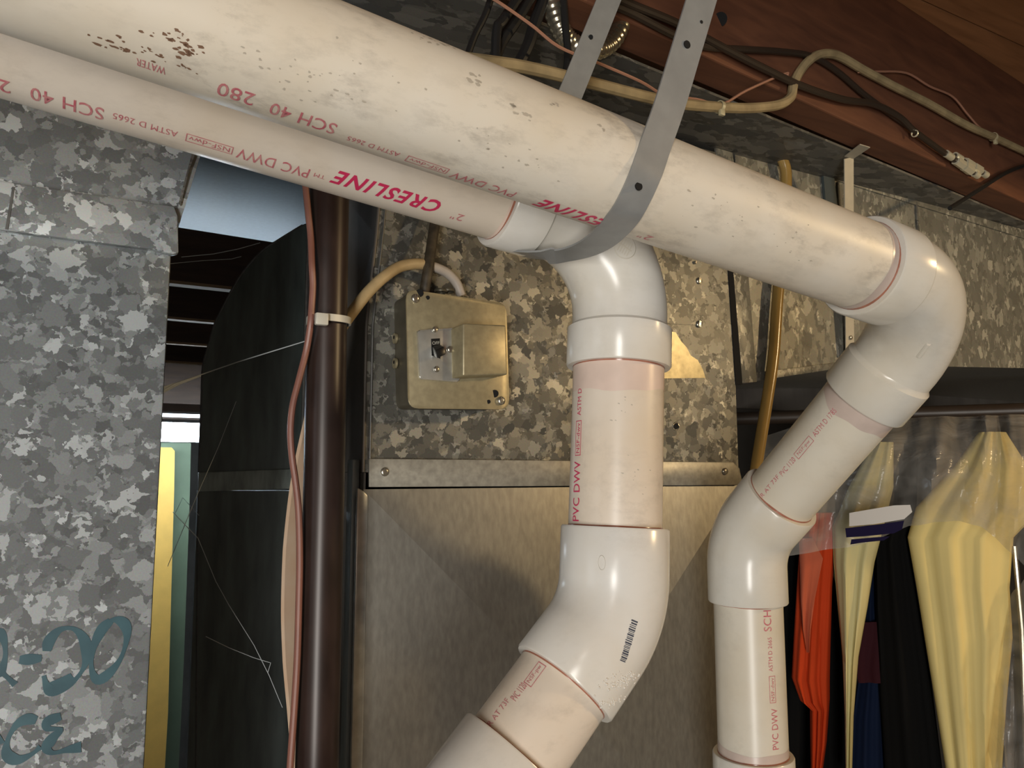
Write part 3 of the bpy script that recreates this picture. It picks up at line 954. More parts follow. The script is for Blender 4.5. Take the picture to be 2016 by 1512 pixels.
def marker(pxs, w, name='marker_writing'):
    bm = bmesh.new()
    for line in pxs:
        path = smooth_path([PY(x, y, YL - 0.0002) for x, y in line], 5)
        path = [q + Vector((0, -0.000003 * i - 0.00004 * pxs.index(line), 0)) for i, q in enumerate(path)]
        n = len(path)
        L_, R_ = [], []
        for i in range(n):
            t = (path[min(i + 1, n - 1)] - path[max(i - 1, 0)]).normalized()
            s = Vector((-t.z, 0, t.x))
            ww = w * (0.75 + 0.35 * math.sin(i * 0.35))
            L_.append(bm.verts.new(path[i] + s * ww / 2)); R_.append(bm.verts.new(path[i] - s * ww / 2))
        for i in range(n - 1):
            bm.faces.new((L_[i], L_[i + 1], R_[i + 1], R_[i]))
    return obj(name, bm, M['mark_blue'], ld, smooth=0, label='teal handwritten marks reading -00 over CE')
marker([[(-14, 1268), (-4, 1246), (8, 1262), (10, 1295), (0, 1325), (-6, 1318), (8, 1328), (30, 1348)],
        [(38, 1299), (60, 1298), (82, 1296)],
        [(92, 1282), (98, 1260), (118, 1240), (145, 1238), (165, 1258), (171, 1290), (163, 1318), (140, 1345), (105, 1360), (92, 1350), (86, 1330)],
        [(96, 1352), (118, 1346), (142, 1330)],
        [(218, 1222), (200, 1240), (184, 1275), (180, 1315), (192, 1338), (215, 1325), (238, 1295), (250, 1255), (246, 1230), (230, 1220), (212, 1226), (196, 1250)],
        [(72, 1418), (52, 1416), (30, 1430), (14, 1460), (14, 1485), (34, 1496), (62, 1485), (80, 1470)],
        [(120, 1410), (96, 1420), (94, 1434), (120, 1436), (104, 1452), (92, 1472), (104, 1482), (132, 1476), (160, 1470)],
        [(-12, 1462), (4, 1452)]], 0.0066)

# ------------------------------------------------------------------ furnace plenum (upper box, cross-broken lower box, cabinet)
YP = 0.70
XL, XR = 0.2150, 0.6868
pl = thing('furnace_plenum', 'galvanized furnace plenum behind the white pipes, cross-creased panel below spangled upper box', 'plenum', (0.45, 0.83, 0))
DEP = 0.256
# upper box, with a hole
fo = [E3(XL, YP, 0.0), E3(XR, YP, 0.0), E3(XR, YP, 0.405), E3(XL + 0.020, YP, 0.405), E3(XL + 0.008, YP, 0.23), E3(XL, YP, 0.14)]
obj('front_panel', slab_bm(fo, (0, 0.002, 0)), M['spangle_plenum'], pl, label='spangled upper front panel')
sd = [E3(XL, YP + 0.002, 0.0), E3(XL, YP + DEP, 0.0), E3(XL, YP + DEP, 0.405), E3(XL + 0.020, YP + 0.002, 0.405), E3(XL + 0.008, YP + 0.002, 0.23), E3(XL, YP + 0.002, 0.14)]
bm = bmesh.new()
va = [bm.verts.new(q) for q in sd]
bm.faces.new((va[0], va[1], va[5])); bm.faces.new((va[1], va[2], va[4], va[5])) ; bm.faces.new((va[2], va[3], va[4]))
obj('side_panel', bm, M['side_sheet'], pl, label='smooth dark left side', smooth=0)
for k, (dx, w_) in enumerate(((-0.0012, 0.003), (0.0052, 0.0022))):
    pth = [E3(XL + dx, YP - 0.001, 0.0), E3(XL + dx, YP - 0.001, 0.14), E3(XL + dx + 0.008, YP - 0.001, 0.23), E3(XL + dx + 0.020, YP - 0.001, 0.405)]
    obj('corner_seam', tube_bm(pth, w_ * 0.5, 8), M['side_sheet'] if k == 0 else M['zinc_dull'], pl)
obj('back_panel', box_bm((XL, YP + DEP - 0.002, 0.9), (XR, YP + DEP, EYE + 0.405)), M['side_sheet'], pl, smooth=0)
obj('right_panel', box_bm((XR - 0.002, YP + 0.003, 0.9), (XR, YP + DEP - 0.003, EYE + 0.405)), M['side_sheet'], pl, smooth=0)
obj('back_flange', box_bm((XL - 0.003, YP + DEP - 0.003, 0.9), (XL - 0.0005, YP + DEP + 0.001, EYE + 0.33)), M['zinc_dull'], pl, smooth=0)
# drilled hole, drawn as a dark plug with a bright burr
hc = PY(1331, 838, YP - 0.0002)
obj('drilled_hole', tube_bm([hc + Vector((0, 0.0005, 0)), hc - Vector((0, 0.0003, 0))], 0.0042, 20), M['hole'], pl)
obj('hole_burr', ring_bm(PY(1331, 840, YP - 0.0003), (0, 1, 0), 0.0045, 0.0006, 0.3, 2), M['screw'], pl)
# access plate and smooth patch at the right of the elbow
ap = [PY(1235, 500, YP - 0.0008), PY(1376, 527, YP - 0.0008), PY(1378, 640, YP - 0.0008), PY(1240, 634, YP - 0.0008)]
acc = obj('access_plate', slab_bm(ap, (0, 0.0008, 0)), M['spangle_plenum'], pl, label='small screwed-on access plate')
for q in ((1376, 553), (1376, 638), (1368, 517)):
    obj('screw', screw_bm(PY(*q, YP - 0.0008), (0, -1, 0), 0.0042 if q[1] > 520 else 0.002), M['screw'], acc)
pp_ = [PY(x, y, YP - 0.0004) for x, y in ((1300, 650), (1330, 654), (1341, 672), (1352, 684), (1360, 700), (1374, 709), (1384, 728), (1389, 744), (1300, 745))]
obj('smooth_patch', slab_bm(pp_, (0, 0.0004, 0)), M['rubbed'], pl, label='smooth brassy rubbed patch')
# lower box: cross-broken front sheet
ZT, ZB = -0.016, -0.49
xc, zc = 0.452, -0.252
bm = bmesh.new()
cs = [bm.verts.new(q) for q in (E3(XL, YP, ZT), E3(XR, YP, ZT), E3(XR, YP, ZB), E3(XL, YP, ZB))]
cc = bm.verts.new(E3(xc, YP - 0.019, zc))
for k in range(4):
    bm.faces.new((cs[k], cs[(k + 1) % 4], cc))
obj('creased_panel', bm, M['zinc'], pl, label='smooth panel with diagonal stiffening creases', smooth=0)
obj('lower_side', box_bm((XL, YP + 0.0005, EYE + ZB), (XL + 0.002, YP + DEP, EYE - 0.0005)), M['side_sheet'], pl, smooth=0)
# corner post and side strip
obj('corner_post', slab_bm([E3(XL - 0.0065, YP - 0.002, ZB), E3(XL + 0.0045, YP - 0.002, ZB), E3(XL + 0.0045, YP - 0.002, ZT - 0.006), E3(XL + 0.001, YP - 0.002, ZT - 0.002), E3(XL - 0.0065, YP - 0.002, ZT + 0.002)], (0, 0.006, 0), 0.0018), M['zinc_bright'], pl, label='bright bent corner edge')
obj('side_strip', box_bm((XL - 0.0075, YP + 0.012, EYE + ZB), (XL - 0.0005, YP + 0.03, EYE + 0.012), 0.001), M['panel_grey'], pl)
obj('cabinet', box_bm((XL - 0.02, YP + 0.0, 0.0), (XR + 0.02, YP + 0.25, EYE + ZB - 0.001), 0.004), M['side_sheet'], pl)
cl = [PY(727, 903, YP - 0.004), PY(1444, 910, YP - 0.004), PY(1456, 922, YP - 0.004), PY(1462, 950, YP - 0.004), PY(1452, 955, YP - 0.004), PY(727, 959, YP - 0.004)]
strip = obj('cleat_strip', slab_bm(cl, (0, 0.004, 0), 0.0007), M['zinc_strip'], pl, label='screwed horizontal joint strip')
for q in ((757, 929), (1427, 928)):
    obj('screw', screw_bm(PY(*q, YP - 0.004), (0, -1, 0), 0.0042), M['screw'], strip)

# ------------------------------------------------------------------ dark duct elbow behind
YD = 0.975
de = thing('duct_elbow', 'dark smooth sheet-metal duct elbow with rounded heel behind the brown pipe', 'duct', (0.25, YD + 0.15, 0))
arc = [(399, 725), (410, 680), (423.6, 635), (448, 586), (473, 543), (510, 499), (542, 476), (595, 443), (660, 415), (720, 400)]
ol = [PY(x, y, YD) for x, y in arc] + [PY(760, 400, YD), PY(740, 930, YD), PY(392, 936, YD)]
obj('elbow_cheek', slab_bm(ol, (0, 0.012, 0)), M['dark_sheet'], de)
edge = smooth_path([PY(x, y, YD - 0.0005) for x, y in [(391, 930), (396, 800)] + arc[:8]], 5)
obj('heel_edge', tube_bm(edge, 0.0011, 8), M['zinc_dull'], de)
bp_ = [PY(391, 930, YD - 0.004), PY(720, 918, YD - 0.004), PY(720, 958, YD - 0.004), PY(390, 968, YD - 0.004)]
obj('joint_band', slab_bm(bp_, (0, 0.004, 0), 0.001), M['dark_sheet_b'], de, label='lighter joint band')
lowx0, lowx1 = PY(390, 968, YD).x, PY(740, 968, YD).x
obj('riser', slab_bm([PY(390, 966, YD), PY(740, 966, YD), Vector((lowx1, YD, 0)), Vector((PY(386, 1512, YD).x, YD, 0))], (0, 0.012, 0)), M['dark_sheet'], de, label='dark riser below the joint')
obj('riser_edge', tube_bm([PY(390, 968, YD - .0005), PY(386, 1512, YD - .0005), Vector((PY(386, 1512, YD).x, YD - .0005, 0.4))], 0.0008, 6), M['zinc_dull'], de)

# ------------------------------------------------------------------ blue-lit sheet under the joists behind
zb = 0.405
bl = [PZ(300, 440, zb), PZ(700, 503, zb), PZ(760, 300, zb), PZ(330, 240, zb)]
obj('joist_pan_sheet', slab_bm(bl, (0, 0, 0.006), 0.001), M['panel_blue_lit'], label='smooth bluish sheet-metal panel under the joists above the dark elbow', cat='metal sheet')

# ------------------------------------------------------------------ trunk duct at the right
tr = thing('trunk_duct', 'spangled galvanized trunk duct running right under the joists', 'duct', (1.1, 0.85, EYE + 0.17))
ZTT = 0.411
def tpx(px, z):                  # x on the trunk face under pixel column px
    return PY(px, 500, YP).x
segs = [(1462, 1660), (1660, 1811), (1811, 2150)]
xs = [PY(1457, 600, YP + 0.004).x, PY(1658, 500, YP + 0.004).x, PY(1811, 550, YP + 0.004).x, 2.6]
def zbot(x):                     # underside rises slightly along the first section
    a, b_ = PY(1495, 742, YP), PY(1640, 716, YP)
    if x < b_.x:
        return a.z + (b_.z - a.z) * (x - a.x) / (b_.x - a.x)
    c = PY(2016, 724, YP)
    return b_.z + (c.z - b_.z) * min(1, (x - b_.x) / (c.x - b_.x))
for i in range(3):
    x0, x1 = xs[i] + 0.0008, xs[i + 1] - 0.0008
    n = 6
    low = [Vector((x0 + (x1 - x0) * k / n, YP + 0.004, zbot(x0 + (x1 - x0) * k / n))) for k in range(n + 1)]
    top = [Vector((x1, YP + 0.004, EYE + ZTT)), Vector((x0, YP + 0.004, EYE + ZTT))]
    obj('side_sheet', slab_bm(low + top, (0, 0.002, 0)), M['spangle_trunk'], tr)
n = 14
bm = bmesh.new()
A, B = [], []
for k in range(n + 1):
    x = xs[0] + (xs[3] - xs[0]) * k / n
    A.append(bm.verts.new((x, YP + 0.006, zbot(x) + 0.001)))
    B.append(bm.verts.new((x, YP + 0.36, zbot(x) + 0.001)))
for k in range(n):
    bm.faces.new((A[k], A[k + 1], B[k + 1], B[k]))
obj('underside', bm, M['zinc'], tr, smooth=0)
obj('back_sheet', box_bm((xs[0], YP + 0.36, EYE + 0.12), (2.6, YP + 0.362, EYE + ZTT)), M['side_sheet'], tr, smooth=0)
# bottom lip, end strip, seams
lipz = [(1492, 747), (1640, 720)]
lp = [PY(1490, 733, YP + 0.001), PY(1660, 712, YP + 0.001), PY(1660, 724, YP + 0.001), PY(1490, 750, YP + 0.001)]
obj('bottom_lip', slab_bm(lp, (0, 0.003, 0), 0.0006), M['spangle_trunk'], tr)
es = [PY(1440, 530, YP - 0.001), PY(1474, 540, YP - 0.001), PY(1491, 752, YP - 0.001), PY(1461, 755, YP - 0.001)]
obj('end_strip', slab_bm(es, (0, 0.004, 0), 0.001), M['spangle_trunk'], tr, label='folded end strip beside the plenum')
es = [PY(1409, 290, YP - 0.001), PY(1443, 300, YP - 0.001), PY(1474, 540, YP - 0.001), PY(1440, 530, YP - 0.001)]
obj('end_strip', slab_bm(es, (0, 0.004, 0), 0.001), M['spangle_trunk'], tr)
gp = [PY(1432, 500, YP - 0.0012), PY(1441, 500, YP - 0.0012), PY(1462, 757, YP - 0.0012), PY(1449, 757, YP - 0.0012)]
obj('end_gap', slab_bm(gp, (0, 0.003, 0)), M['hole'], tr, smooth=0)
for q in (1658, 1811):
    x = PY(q, 520, YP + 0.004).x
    obj('seam_fold', box_bm((x - 0.0045, YP + 0.0005, zbot(x) + 0.002), (x - 0.0012, YP + 0.004, EYE + ZTT - 0.002), 0.0005), M['spangle_dark'], tr)
tl = [PY(1330, 243, YP + .001), PY(2100, 480, YP + .001), PY(2100, 495, YP + .001), PY(1330, 256, YP + .001)]
obj('top_fold', slab_bm(tl, (0, 0.003, 0), 0.0006), M['spangle_trunk'], tr)
# sheet panning the joist bay above the trunk
obj('bay_pan_sheet', slab_bm([E3(0.1, 0.545, JB - 0.004), E3(2.2, 0.78, JB - 0.004), E3(2.2, 0.95, JB - 0.004), E3(0.1, 0.95, JB - 0.004)], (0, 0, 0.003)), M['spangle_dark'],
    label='dark sheet between the red joist and the trunk duct', cat='metal sheet', smooth=0)
bl_ = [PY(1640, 345, YP - 0.0005), PY(1656, 350, YP - 0.0005), PY(1672, 480, YP - 0.0005), PY(1652, 480, YP - 0.0005)]
bl_ = [PY(1621, 340, YP - 0.001), PY(1642, 345, YP - 0.001), PY(1660, 500, YP - 0.001), PY(1634, 500, YP - 0.001)]
obj('dark_band', slab_bm(bl_, (0, 0.004, 0)), M['dark_strap'], label='narrow dark blue-grey band on the trunk duct beside the pale hanger', cat='band', smooth=0)
# pale L-shaped duct hanger
hp = [PY(1673, 700, YP - 0.006), PY(1672, 560, YP - 0.012), PZ(1671, 311, JB - 0.008)]
bm = ribbon_bm([hp[0], hp[1], hp[2]], (1, 0, 0), 0.0165, 0.0012)
hg = thing('duct_hanger', 'pale metal hanger strip bent over at the joist, on the trunk duct', 'hanger', hp[0])
obj('drop_strip', bm, M['hanger_metal'], hg)
a = hp[2]
wv = Vector((0.0165, 0, 0))
obj('bent_top', slab_bm([a - wv / 2, a + wv / 2, PZ(1713, 291, a.z - EYE), PZ(1693, 285, a.z - EYE)], (0, 0, 0.0012)), M['hanger_metal'], hg, smooth=0)
obj('screw', screw_bm(PY(1674, 665, YP - 0.0085), (0, -1, 0), 0.003), M['screw'], hg)
# amber condensate hose in front of the trunk
hpth = smooth_path([PY(1532, 306, YP - 0.006), PY(1543, 320, YP - 0.009), PY(1548, 360, YP - 0.009), PY(1540, 480, YP - 0.009), PY(1530, 600, YP - 0.009), PY(1523, 700, YP - 0.009), PY(1510, 790, YP - 0.009), PY(1492, 900, YP - 0.009), PY(1478, 1000, YP - 0.009), PY(1466, 1150, YP - 0.009), PY(1460, 1500, YP - 0.009)], 8)
obj('condensate_hose', tube_bm(hpth, 0.0072, 16), M['amber'], label='amber plastic hose hanging over the trunk duct beside the plenum', cat='hose')

# ------------------------------------------------------------------ switch box
YB = 0.662
sb = thing('switch_box', 'yellowed metal electrical box with black toggle switch and fuse housing', 'switch box', PY(900, 806, YP))
def rrect(c4, r, n=5):
    """rounded quad from four corner points"""
    out = []
    for k in range(4):
        p0, p1, p2 = c4[k - 1], c4[k], c4[(k + 1) % 4]
        a = p1 + (p0 - p1).normalized() * r
        b_ = p1 + (p2 - p1).normalized() * r
        for q in range(n + 1):
            t = q / n
            out.append(a * (1 - t) ** 2 + p1 * 2 * t * (1 - t) + b_ * t * t)
    return out
c4 = [PY(799, 569, YB), PY(997, 597, YB), PY(1003, 806, YB), PY(804, 804, YB)]
ctr = sum(c4, Vector()) / 4
obj('back_box', slab_bm(rrect([Vector((ctr.x + (q.x - ctr.x) * 0.97, YB + 0.002, ctr.z + (q.z - ctr.z) * 0.97)) for q in c4], 0.008), (0, YP - YB - 0.002, 0)), M['brass_shaded'], sb)
obj('cover_plate', slab_bm(rrect(c4, 0.010), (0, 0.0018, 0), 0.0004), M['brass_plate'], sb)
YS = YB - 0.003
s4 = [PY(822, 650, YS), PY(905, 645, YS), PY(905, 752, YS), PY(826, 746, YS)]
obj('switch_plate', slab_bm(rrect(s4, 0.003), (0, 0.004, 0), 0.001), M['zinc_bright'], sb, label='dull steel switch plate')
# fuse housing: sloped left side then a deep box
YH = YB - 0.017
a0 = [PY(888, 648, YS), PY(890, 746, YS)]
f0 = [PY(912, 636, YH), PY(912, 740, YH)]
f1 = [PY(996, 640, YH), PY(999, 738, YH)]
def atY(p_, y_): return Vector((p_.x, y_, p_.z))
bm = bmesh.new()
prof_t = [atY(a0[0], YB), a0[0], f0[0], f1[0], atY(f1[0], YB)]
prof_b = [atY(a0[1], YB), a0[1], f0[1], f1[1], atY(f1[1], YB)]
vt = [bm.verts.new(q) for q in prof_t]; vb = [bm.verts.new(q) for q in prof_b]
for k in range(4):
    bm.faces.new((vt[k], vt[k + 1], vb[k + 1], vb[k]))
bm.faces.new(vt); bm.faces.new(list(reversed(vb))); bm.faces.new((vt[4], vt[0], vb[0], vb[4]))
bmesh.ops.bevel(bm, geom=bm.edges[:], offset=0.0016, segments=3, affect='EDGES', profile=0.5)
obj('fuse_housing', bm, M['brass_plate'], sb, label='raised box-shaped fuse housing')
obj('switch_slot', slab_bm([PY(849, 667, YS - 0.0003), PY(866, 666, YS - 0.0003), PY(867, 706, YS - 0.0003), PY(850, 700, YS - 0.0003)], (0, 0.001, 0)), M['hole'], sb, smooth=0)
bm = bmesh.new()
r0 = [PY(850, 680, YS), PY(866, 678, YS), PY(868, 702, YS), PY(852, 700, YS)]
r1 = [PY(857, 690, YS - 0.012), PY(874, 682, YS - 0.012), PY(878, 697, YS - 0.012), PY(861, 706, YS - 0.012)]
v0 = [bm.verts.new(q) for q in r0]; v1 = [bm.verts.new(q) for q in r1]
bm.faces.new(v1); bm.faces.new(list(reversed(v0)))
for k in range(4):
    bm.faces.new((v0[k], v0[(k + 1) % 4], v1[(k + 1) % 4], v1[k]))
bmesh.ops.bevel(bm, geom=bm.edges[:], offset=0.0008, segments=2, affect='EDGES', profile=0.5)
tg = obj('toggle_switch', bm, M['bakelite'], sb, label='black toggle, down')
g = text_geo('OFF')
x0, x1, y0, y1 = bounds2(g)
pa, pb = PY(851, 675.5, YS - 0.0005), PY(865, 675, YS - 0.0005)
w_ = (pb - pa).length
for v in g.verts:
    v.co = pa + (pb - pa) * ((v.co.x - x0) / (x1 - x0)) + Vector((0, 0, ((v.co.y - y0) / (y1 - y0) - 0.5) * w_ * 0.42))
obj('off_lettering', g, M['off_ink'], sb, smooth=0)
for q, rr in (((856, 649), 0.0028), ((859, 727), 0.0029), ((886, 688), 0.0032)):
    obj('screw', screw_bm(PY(*q, YS - 0.0002), (0, -1, 0), rr, 0.002), M['screw'], sb)
for q, kx, ky in (((817, 588), (842, 586), (826, 577)), ((986, 789), (962, 791), (974, 775))):
    obj('keyhole', tube_bm([PY(*ky, YB - 0.0002), PY(*ky, YB - 0.0006)], 0.0038, 14), M['hole'], sb)
    sl = [PY(ky[0] - 6, ky[1] + 4, YB - 0.0005), PY(kx[0], kx[1] - 2, YB - 0.0005), PY(kx[0], kx[1] + 4, YB - 0.0005), PY(ky[0] + 2, ky[1] + 9, YB - 0.0005)]
    obj('keyhole_slot', tube_bm([PY(*kx, YB - 0.0002), PY(*kx, YB - 0.0006)], 0.002, 10), M['hole'], sb)
    obj('screw', screw_bm(PY(*q, YB - 0.0004), (0, -1, 0), 0.0042, 0.003), M['screw'], sb)
xk = min(q.x for q in c4) + 0.001
for q in (666, 715):
    c = PX(776, q, xk)
    obj('knockout', tube_bm([c + Vector((0.002, 0, 0)), c - Vector((0.0002, 0, 0))], 0.0052, 16), M['brass_plate'], sb)
    obj('knockout_hole', tube_bm([c + Vector((0.001, 0, 0.001)), c - Vector((0.0005, 0, -0.001))], 0.0018, 10), M['hole'], sb)
for q in ((868, 573), (882, 572)):
    obj('lock_ring', ring_bm(PY(*q, YB + 0.018), (0, 0, 1), 0.006, 0.0016, 0.1, 3), M['brass_shaded'], sb)

# cables into the switch box
pth = smooth_path([PY(908, 582, YB + 0.02), PY(898, 556, YB + 0.019), PY(878, 536, YB + 0.018), PY(850, 524, YB + 0.016), PY(832, 520, YB + 0.014)], 8)
pth2 = smooth_path([PY(832, 520, YB + 0.014), PY(812, 520, YB + 0.012), PY(785, 526, YB + 0.008), PY(755, 546, YB + 0.0), PY(725, 575, YB), PY(700, 606, YB), PY(672, 645, YB + 0.004), PY(640, 700, YB + 0.018), PY(630, 800, YB + 0.03)], 8)
tcab = thing('power_cable', 'tan and white cable arching from the switch box to behind the brown pipe', 'cable', pth[0])
obj('white_jacket', tube_bm(pth, 0.0048, 14), M['white_tape'], tcab, label='dull white length')
obj('tan_jacket', tube_bm(pth2, 0.0054, 14), M['tan_cable'], tcab, label='tan length')
pth = smooth_path([PY(866, 395, YB + 0.022), PY(858, 430, YB + 0.020), PY(850, 480, YB + 0.016), PY(843, 530, YB + 0.010), PY(836, 572, YB + 0.012), PY(835, 585, YB + 0.016)], 6)
obj('cloth_cable', tube_bm(pth, 0.0052, 12), M['dark_cable'], label='dark grimy cable rising from the top of the switch box', cat='cable')

# ------------------------------------------------------------------ brown riser pipe and what is tied to it
XB, YBR = 0.1605, 0.632
bp0 = E3(XB, YBR, 0)
obj('riser_pipe', tube_bm([Vector((XB + 0.002, YBR - 0.012, 0.0)), Vector((XB, YBR, EYE)), Vector((XB - 0.003, YBR + 0.004, EYE + 0.405))], 0.0167, 32), M['iron'],
    label='dark brown vertical iron pipe between the plenum and the left duct', cat='pipe')
wp = [(599, 340), (602, 372), (607, 420), (612, 470), (614, 520), (616, 560), (614, 600), (611, 640), (603, 690), (588, 750), (576, 800), (572, 850), (575, 900), (582, 950), (588, 1010), (590, 1100), (588, 1200), (585, 1300), (579, 1400), (571, 1512), (566, 1600)]
wpts = smooth_path([PY(x, y, YBR - 0.0175 if 480 < y < 680 else (YBR - 0.012)) for x, y in wp], 5)
obj('thermostat_wire', tube_bm(wpts, 0.0027, 10), M['brown_wire'], label='thin reddish-brown wire running loosely down the brown pipe', cat='wire')
tie = thing('zip_tie', 'translucent white zip tie cinching the wire to the brown pipe', 'zip tie', PY(638, 634, YBR))
zc_ = PY(638, 633, YBR).z
loop = []
for k in range(41):
    a = 2 * math.pi * k / 40
    rr = 0.0178 + (0.0052 * max(0, math.cos(a - R(232))) ** 6)
    loop.append(Vector((XB + rr * math.cos(a), YBR - 0.001 + rr * math.sin(a), zc_ + 0.0008 * math.cos(a))))
obj('band', ribbon_bm(loop, (0, 0, 1), 0.0058, 0.0013), M['nylon'], tie)
hc = PY(633, 629, YBR - 0.024)
obj('head', box_bm(hc - Vector((0.0052, 0.003, 0.0048)), hc + Vector((0.0052, 0.003, 0.0052)), 0.0012), M['nylon'], tie)
# bowed pale strip behind the pipe
ps = [(606, 820), (592, 900), (583, 970), (575, 1080), (572, 1200), (575, 1300), (581, 1400), (588, 1512), (592, 1600)]
pw = [0.004, 0.008, 0.012, 0.016, 0.0165, 0.016, 0.013, 0.011, 0.011]
sp_ = smooth_path([PY(x, y, YBR + 0.03) for x, y in ps], 6)
wl = [pw[min(i // 6, 8)] + (pw[min(i // 6 + 1, 8)] - pw[min(i // 6, 8)]) * (i % 6) / 6 for i in range(len(sp_))]
obj('pale_strip', ribbon_bm(sp_, (0.88, 0.47, 0), wl, 0.004), M['pale_strip'], label='pale pinkish spotted strip bowing out from behind the brown pipe', cat='strip')

# ------------------------------------------------------------------ cables on and under the red joist
def PJ(px, py, off=0.004):
    return PP(px, py, J0 + JN * off, JN)
def cable(name, pts, r, mat, label, cat='cable', n=8, seg=10, parent=None):
    return obj(name, tube_bm(smooth_path(pts, n), r, seg), mat, parent, label=label, cat=cat)

bx = [(700, 75), (820, 100), (900, 114), (970, 123), (1040, 134), (1150, 160), (1260, 188), (1330, 203), (1400, 210), (1470, 213), (1530, 207), (1556, 192), (1562, 168), (1572, 145), (1590, 122), (1615, 107), (1650, 110), (1700, 138), (1760, 170), (1830, 205), (1900, 245), (1960, 272), (2030, 305), (2120, 350)]
cable('armoured_cable', [PJ(x, y, 0.008) for x, y in bx], 0.0052, M['bx'], 'old beige cable stapled along the red joist in a loop')
for q, ang in (((1417, 213), 0.0), ((1956, 271), 0.5)):
    t_ = thing('zip_tie', 'small tan zip tie round the beige cable, %s' % ('left of the coax bundle' if q[0] < 1500 else 'at the far right'), 'zip tie', PJ(*q, 0.012))
    c = PJ(*q, 0.008)
    lp_ = [c + JD * (0.0006 * math.sin(2 * math.pi * k / 16)) + JN * (0.0058 * math.cos(2 * math.pi * k / 16)) + Vector((0, 0, 0.0062 * math.sin(2 * math.pi * k / 16) + 0.001)) for k in range(17)]
    obj('band', ribbon_bm(lp_, JD, 0.0035, 0.0009), M['nylon_tan'], t_)
    hq = PJ(q[0] + 4, q[1] + 9, 0.014)
    obj('head', box_bm(hq - Vector((0.003, 0.002, 0.003)), hq + Vector((0.003, 0.002, 0.003)), 0.0007), M['nylon_tan'], t_)
cable('coax_cable', [PJ(x, y, 0.010) for x, y in [(1180, -20), (1240, 8), (1330, 45), (1420, 92), (1500, 133), (1580, 170), (1660, 196), (1720, 205), (1770, 230), (1800, 258), (1850, 295), (1880, 315)]], 0.0040, M['coax'], 'brown-black coax cable straight along the red joist to the metal connectors')
cable('coax_cable', [PJ(x, y, 0.006) for x, y in [(1180, 0), (1240, 24), (1330, 70), (1390, 92), (1460, 97), (1540, 102), (1600, 112), (1650, 142), (1700, 185), (1750, 222), (1790, 250)]], 0.0036, M['coax'], 'brown-black coax cable arching above the straight one on the red joist')
cable('bell_wire', [PJ(x, y, 0.006) for x, y in [(800, -80), (940, -20), (1040, 45), (1100, 92), (1180, 125), (1260, 160), (1310, 188), (1370, 195), (1420, 205), (1470, 178), (1545, 145), (1550, 150), (1560, 160)]], 0.0014, M['copper'], 'thin coppery wire sagging beside the beige cable left of the joist loop', 'wire', 5, 6)
cable('bell_wire', [PJ(x, y, 0.006) for x, y in [(1690, 142), (1730, 141), (1785, 144), (1830, 170), (1875, 190), (1905, 225), (1930, 252), (1960, 268), (2000, 295), (2060, 330)]], 0.0014, M['copper'], 'thin coppery wire bowing above the beige cable at the right', 'wire', 5, 6)
def connector(a_, b_, label):
    c = thing('coax_connector', label, 'connector', PJ(*a_, 0.01))
    A_, B_ = PJ(*a_, 0.011), PJ(*b_, 0.011)
    d = (B_ - A_)
    for s0, s1, r_, m_ in ((0.0, 0.18, 0.0048, 'connector'), (0.30, 0.52, 0.0062, 'connector'), (0.56, 0.78, 0.0066, 'connector'), (0.88, 1.0, 0.0048, 'connector')):
        obj('collar', tube_bm([A_ + d * s0, A_ + d * s1], r_, 6 if r_ > 0.005 else 14), M[m_], c)
    obj('core', tube_bm([A_, A_ + d], 0.0030, 10), M['coax'], c)
connector((1862, 302), (1925, 346), 'pair of nickel coax collars joined end to end, nearest the camera')
connector((1880, 306), (1942, 345), 'second nickel coax connector just behind the larger one')
sc_ = PJ(1801, 263, 0.012)
obj('cable_clip', ring_bm(sc_, JD, 0.004, 0.0014, 0.1, 4), M['connector'], label='small shiny clip on the coax bundle', cat='clip')
obj('knot_hole', tube_bm([PJ(1418, 38, 0.0003), PJ(1418, 38, 0.0012)], 0.007, 18), M['hole'], ceil)
# black cables hanging at the top behind the front pipe
blk = [[(972, -20), (955, 30), (935, 70), (920, 110)], [(1050, -20), (1015, 40), (985, 85), (968, 140)], [(1078, -20), (1055, 40), (1040, 90), (1015, 140)],
       [(1030, -20), (990, 40), (978, 60), (975, 150)], [(1108, -20), (1113, 50), (1118, 110), (1112, 160)]]
nm_ = ['leftmost thin black cable hanging above the pipe', 'thick black cable second from left above the pipe', 'black cable leaning beside the metal conduit', 'black cable looping at the back of the bunch', 'black cable dropping just left of the grey strap']
for k, ln in enumerate(blk):
    cable('black_cable', [PY(x, y, 0.52 + 0.012 * (k % 3)) for x, y in ln], (0.0028, 0.0055, 0.0055, 0.004, 0.0034)[k], M['black_rubber'], nm_[k])
# flexible metal conduit loop
fp = smooth_path([PY(x, y, 0.545) for x, y in [(1078, -30), (1090, 20), (1105, 60), (1125, 85), (1160, 98), (1190, 92), (1212, 70), (1226, 30), (1224, -10), (1215, -40)]], 14)
rads = [0.0090 + 0.0005 * math.sin(i * 1.6) for i in range(len(fp))]
obj('flexible_conduit', tube_bm(fp, rads, 14), M['flex'], label='shiny ribbed metal conduit looping behind the grey strap', cat='conduit')
# dark sagging cable at the far right under the joist
cable('black_cable', [PJ(x, y, 0.012) for x, y in [(1870, 410), (1930, 372), (1985, 338), (2040, 320), (2120, 300)]], 0.003, M['black_rubber'], 'black cable crossing under the joist at the right edge')

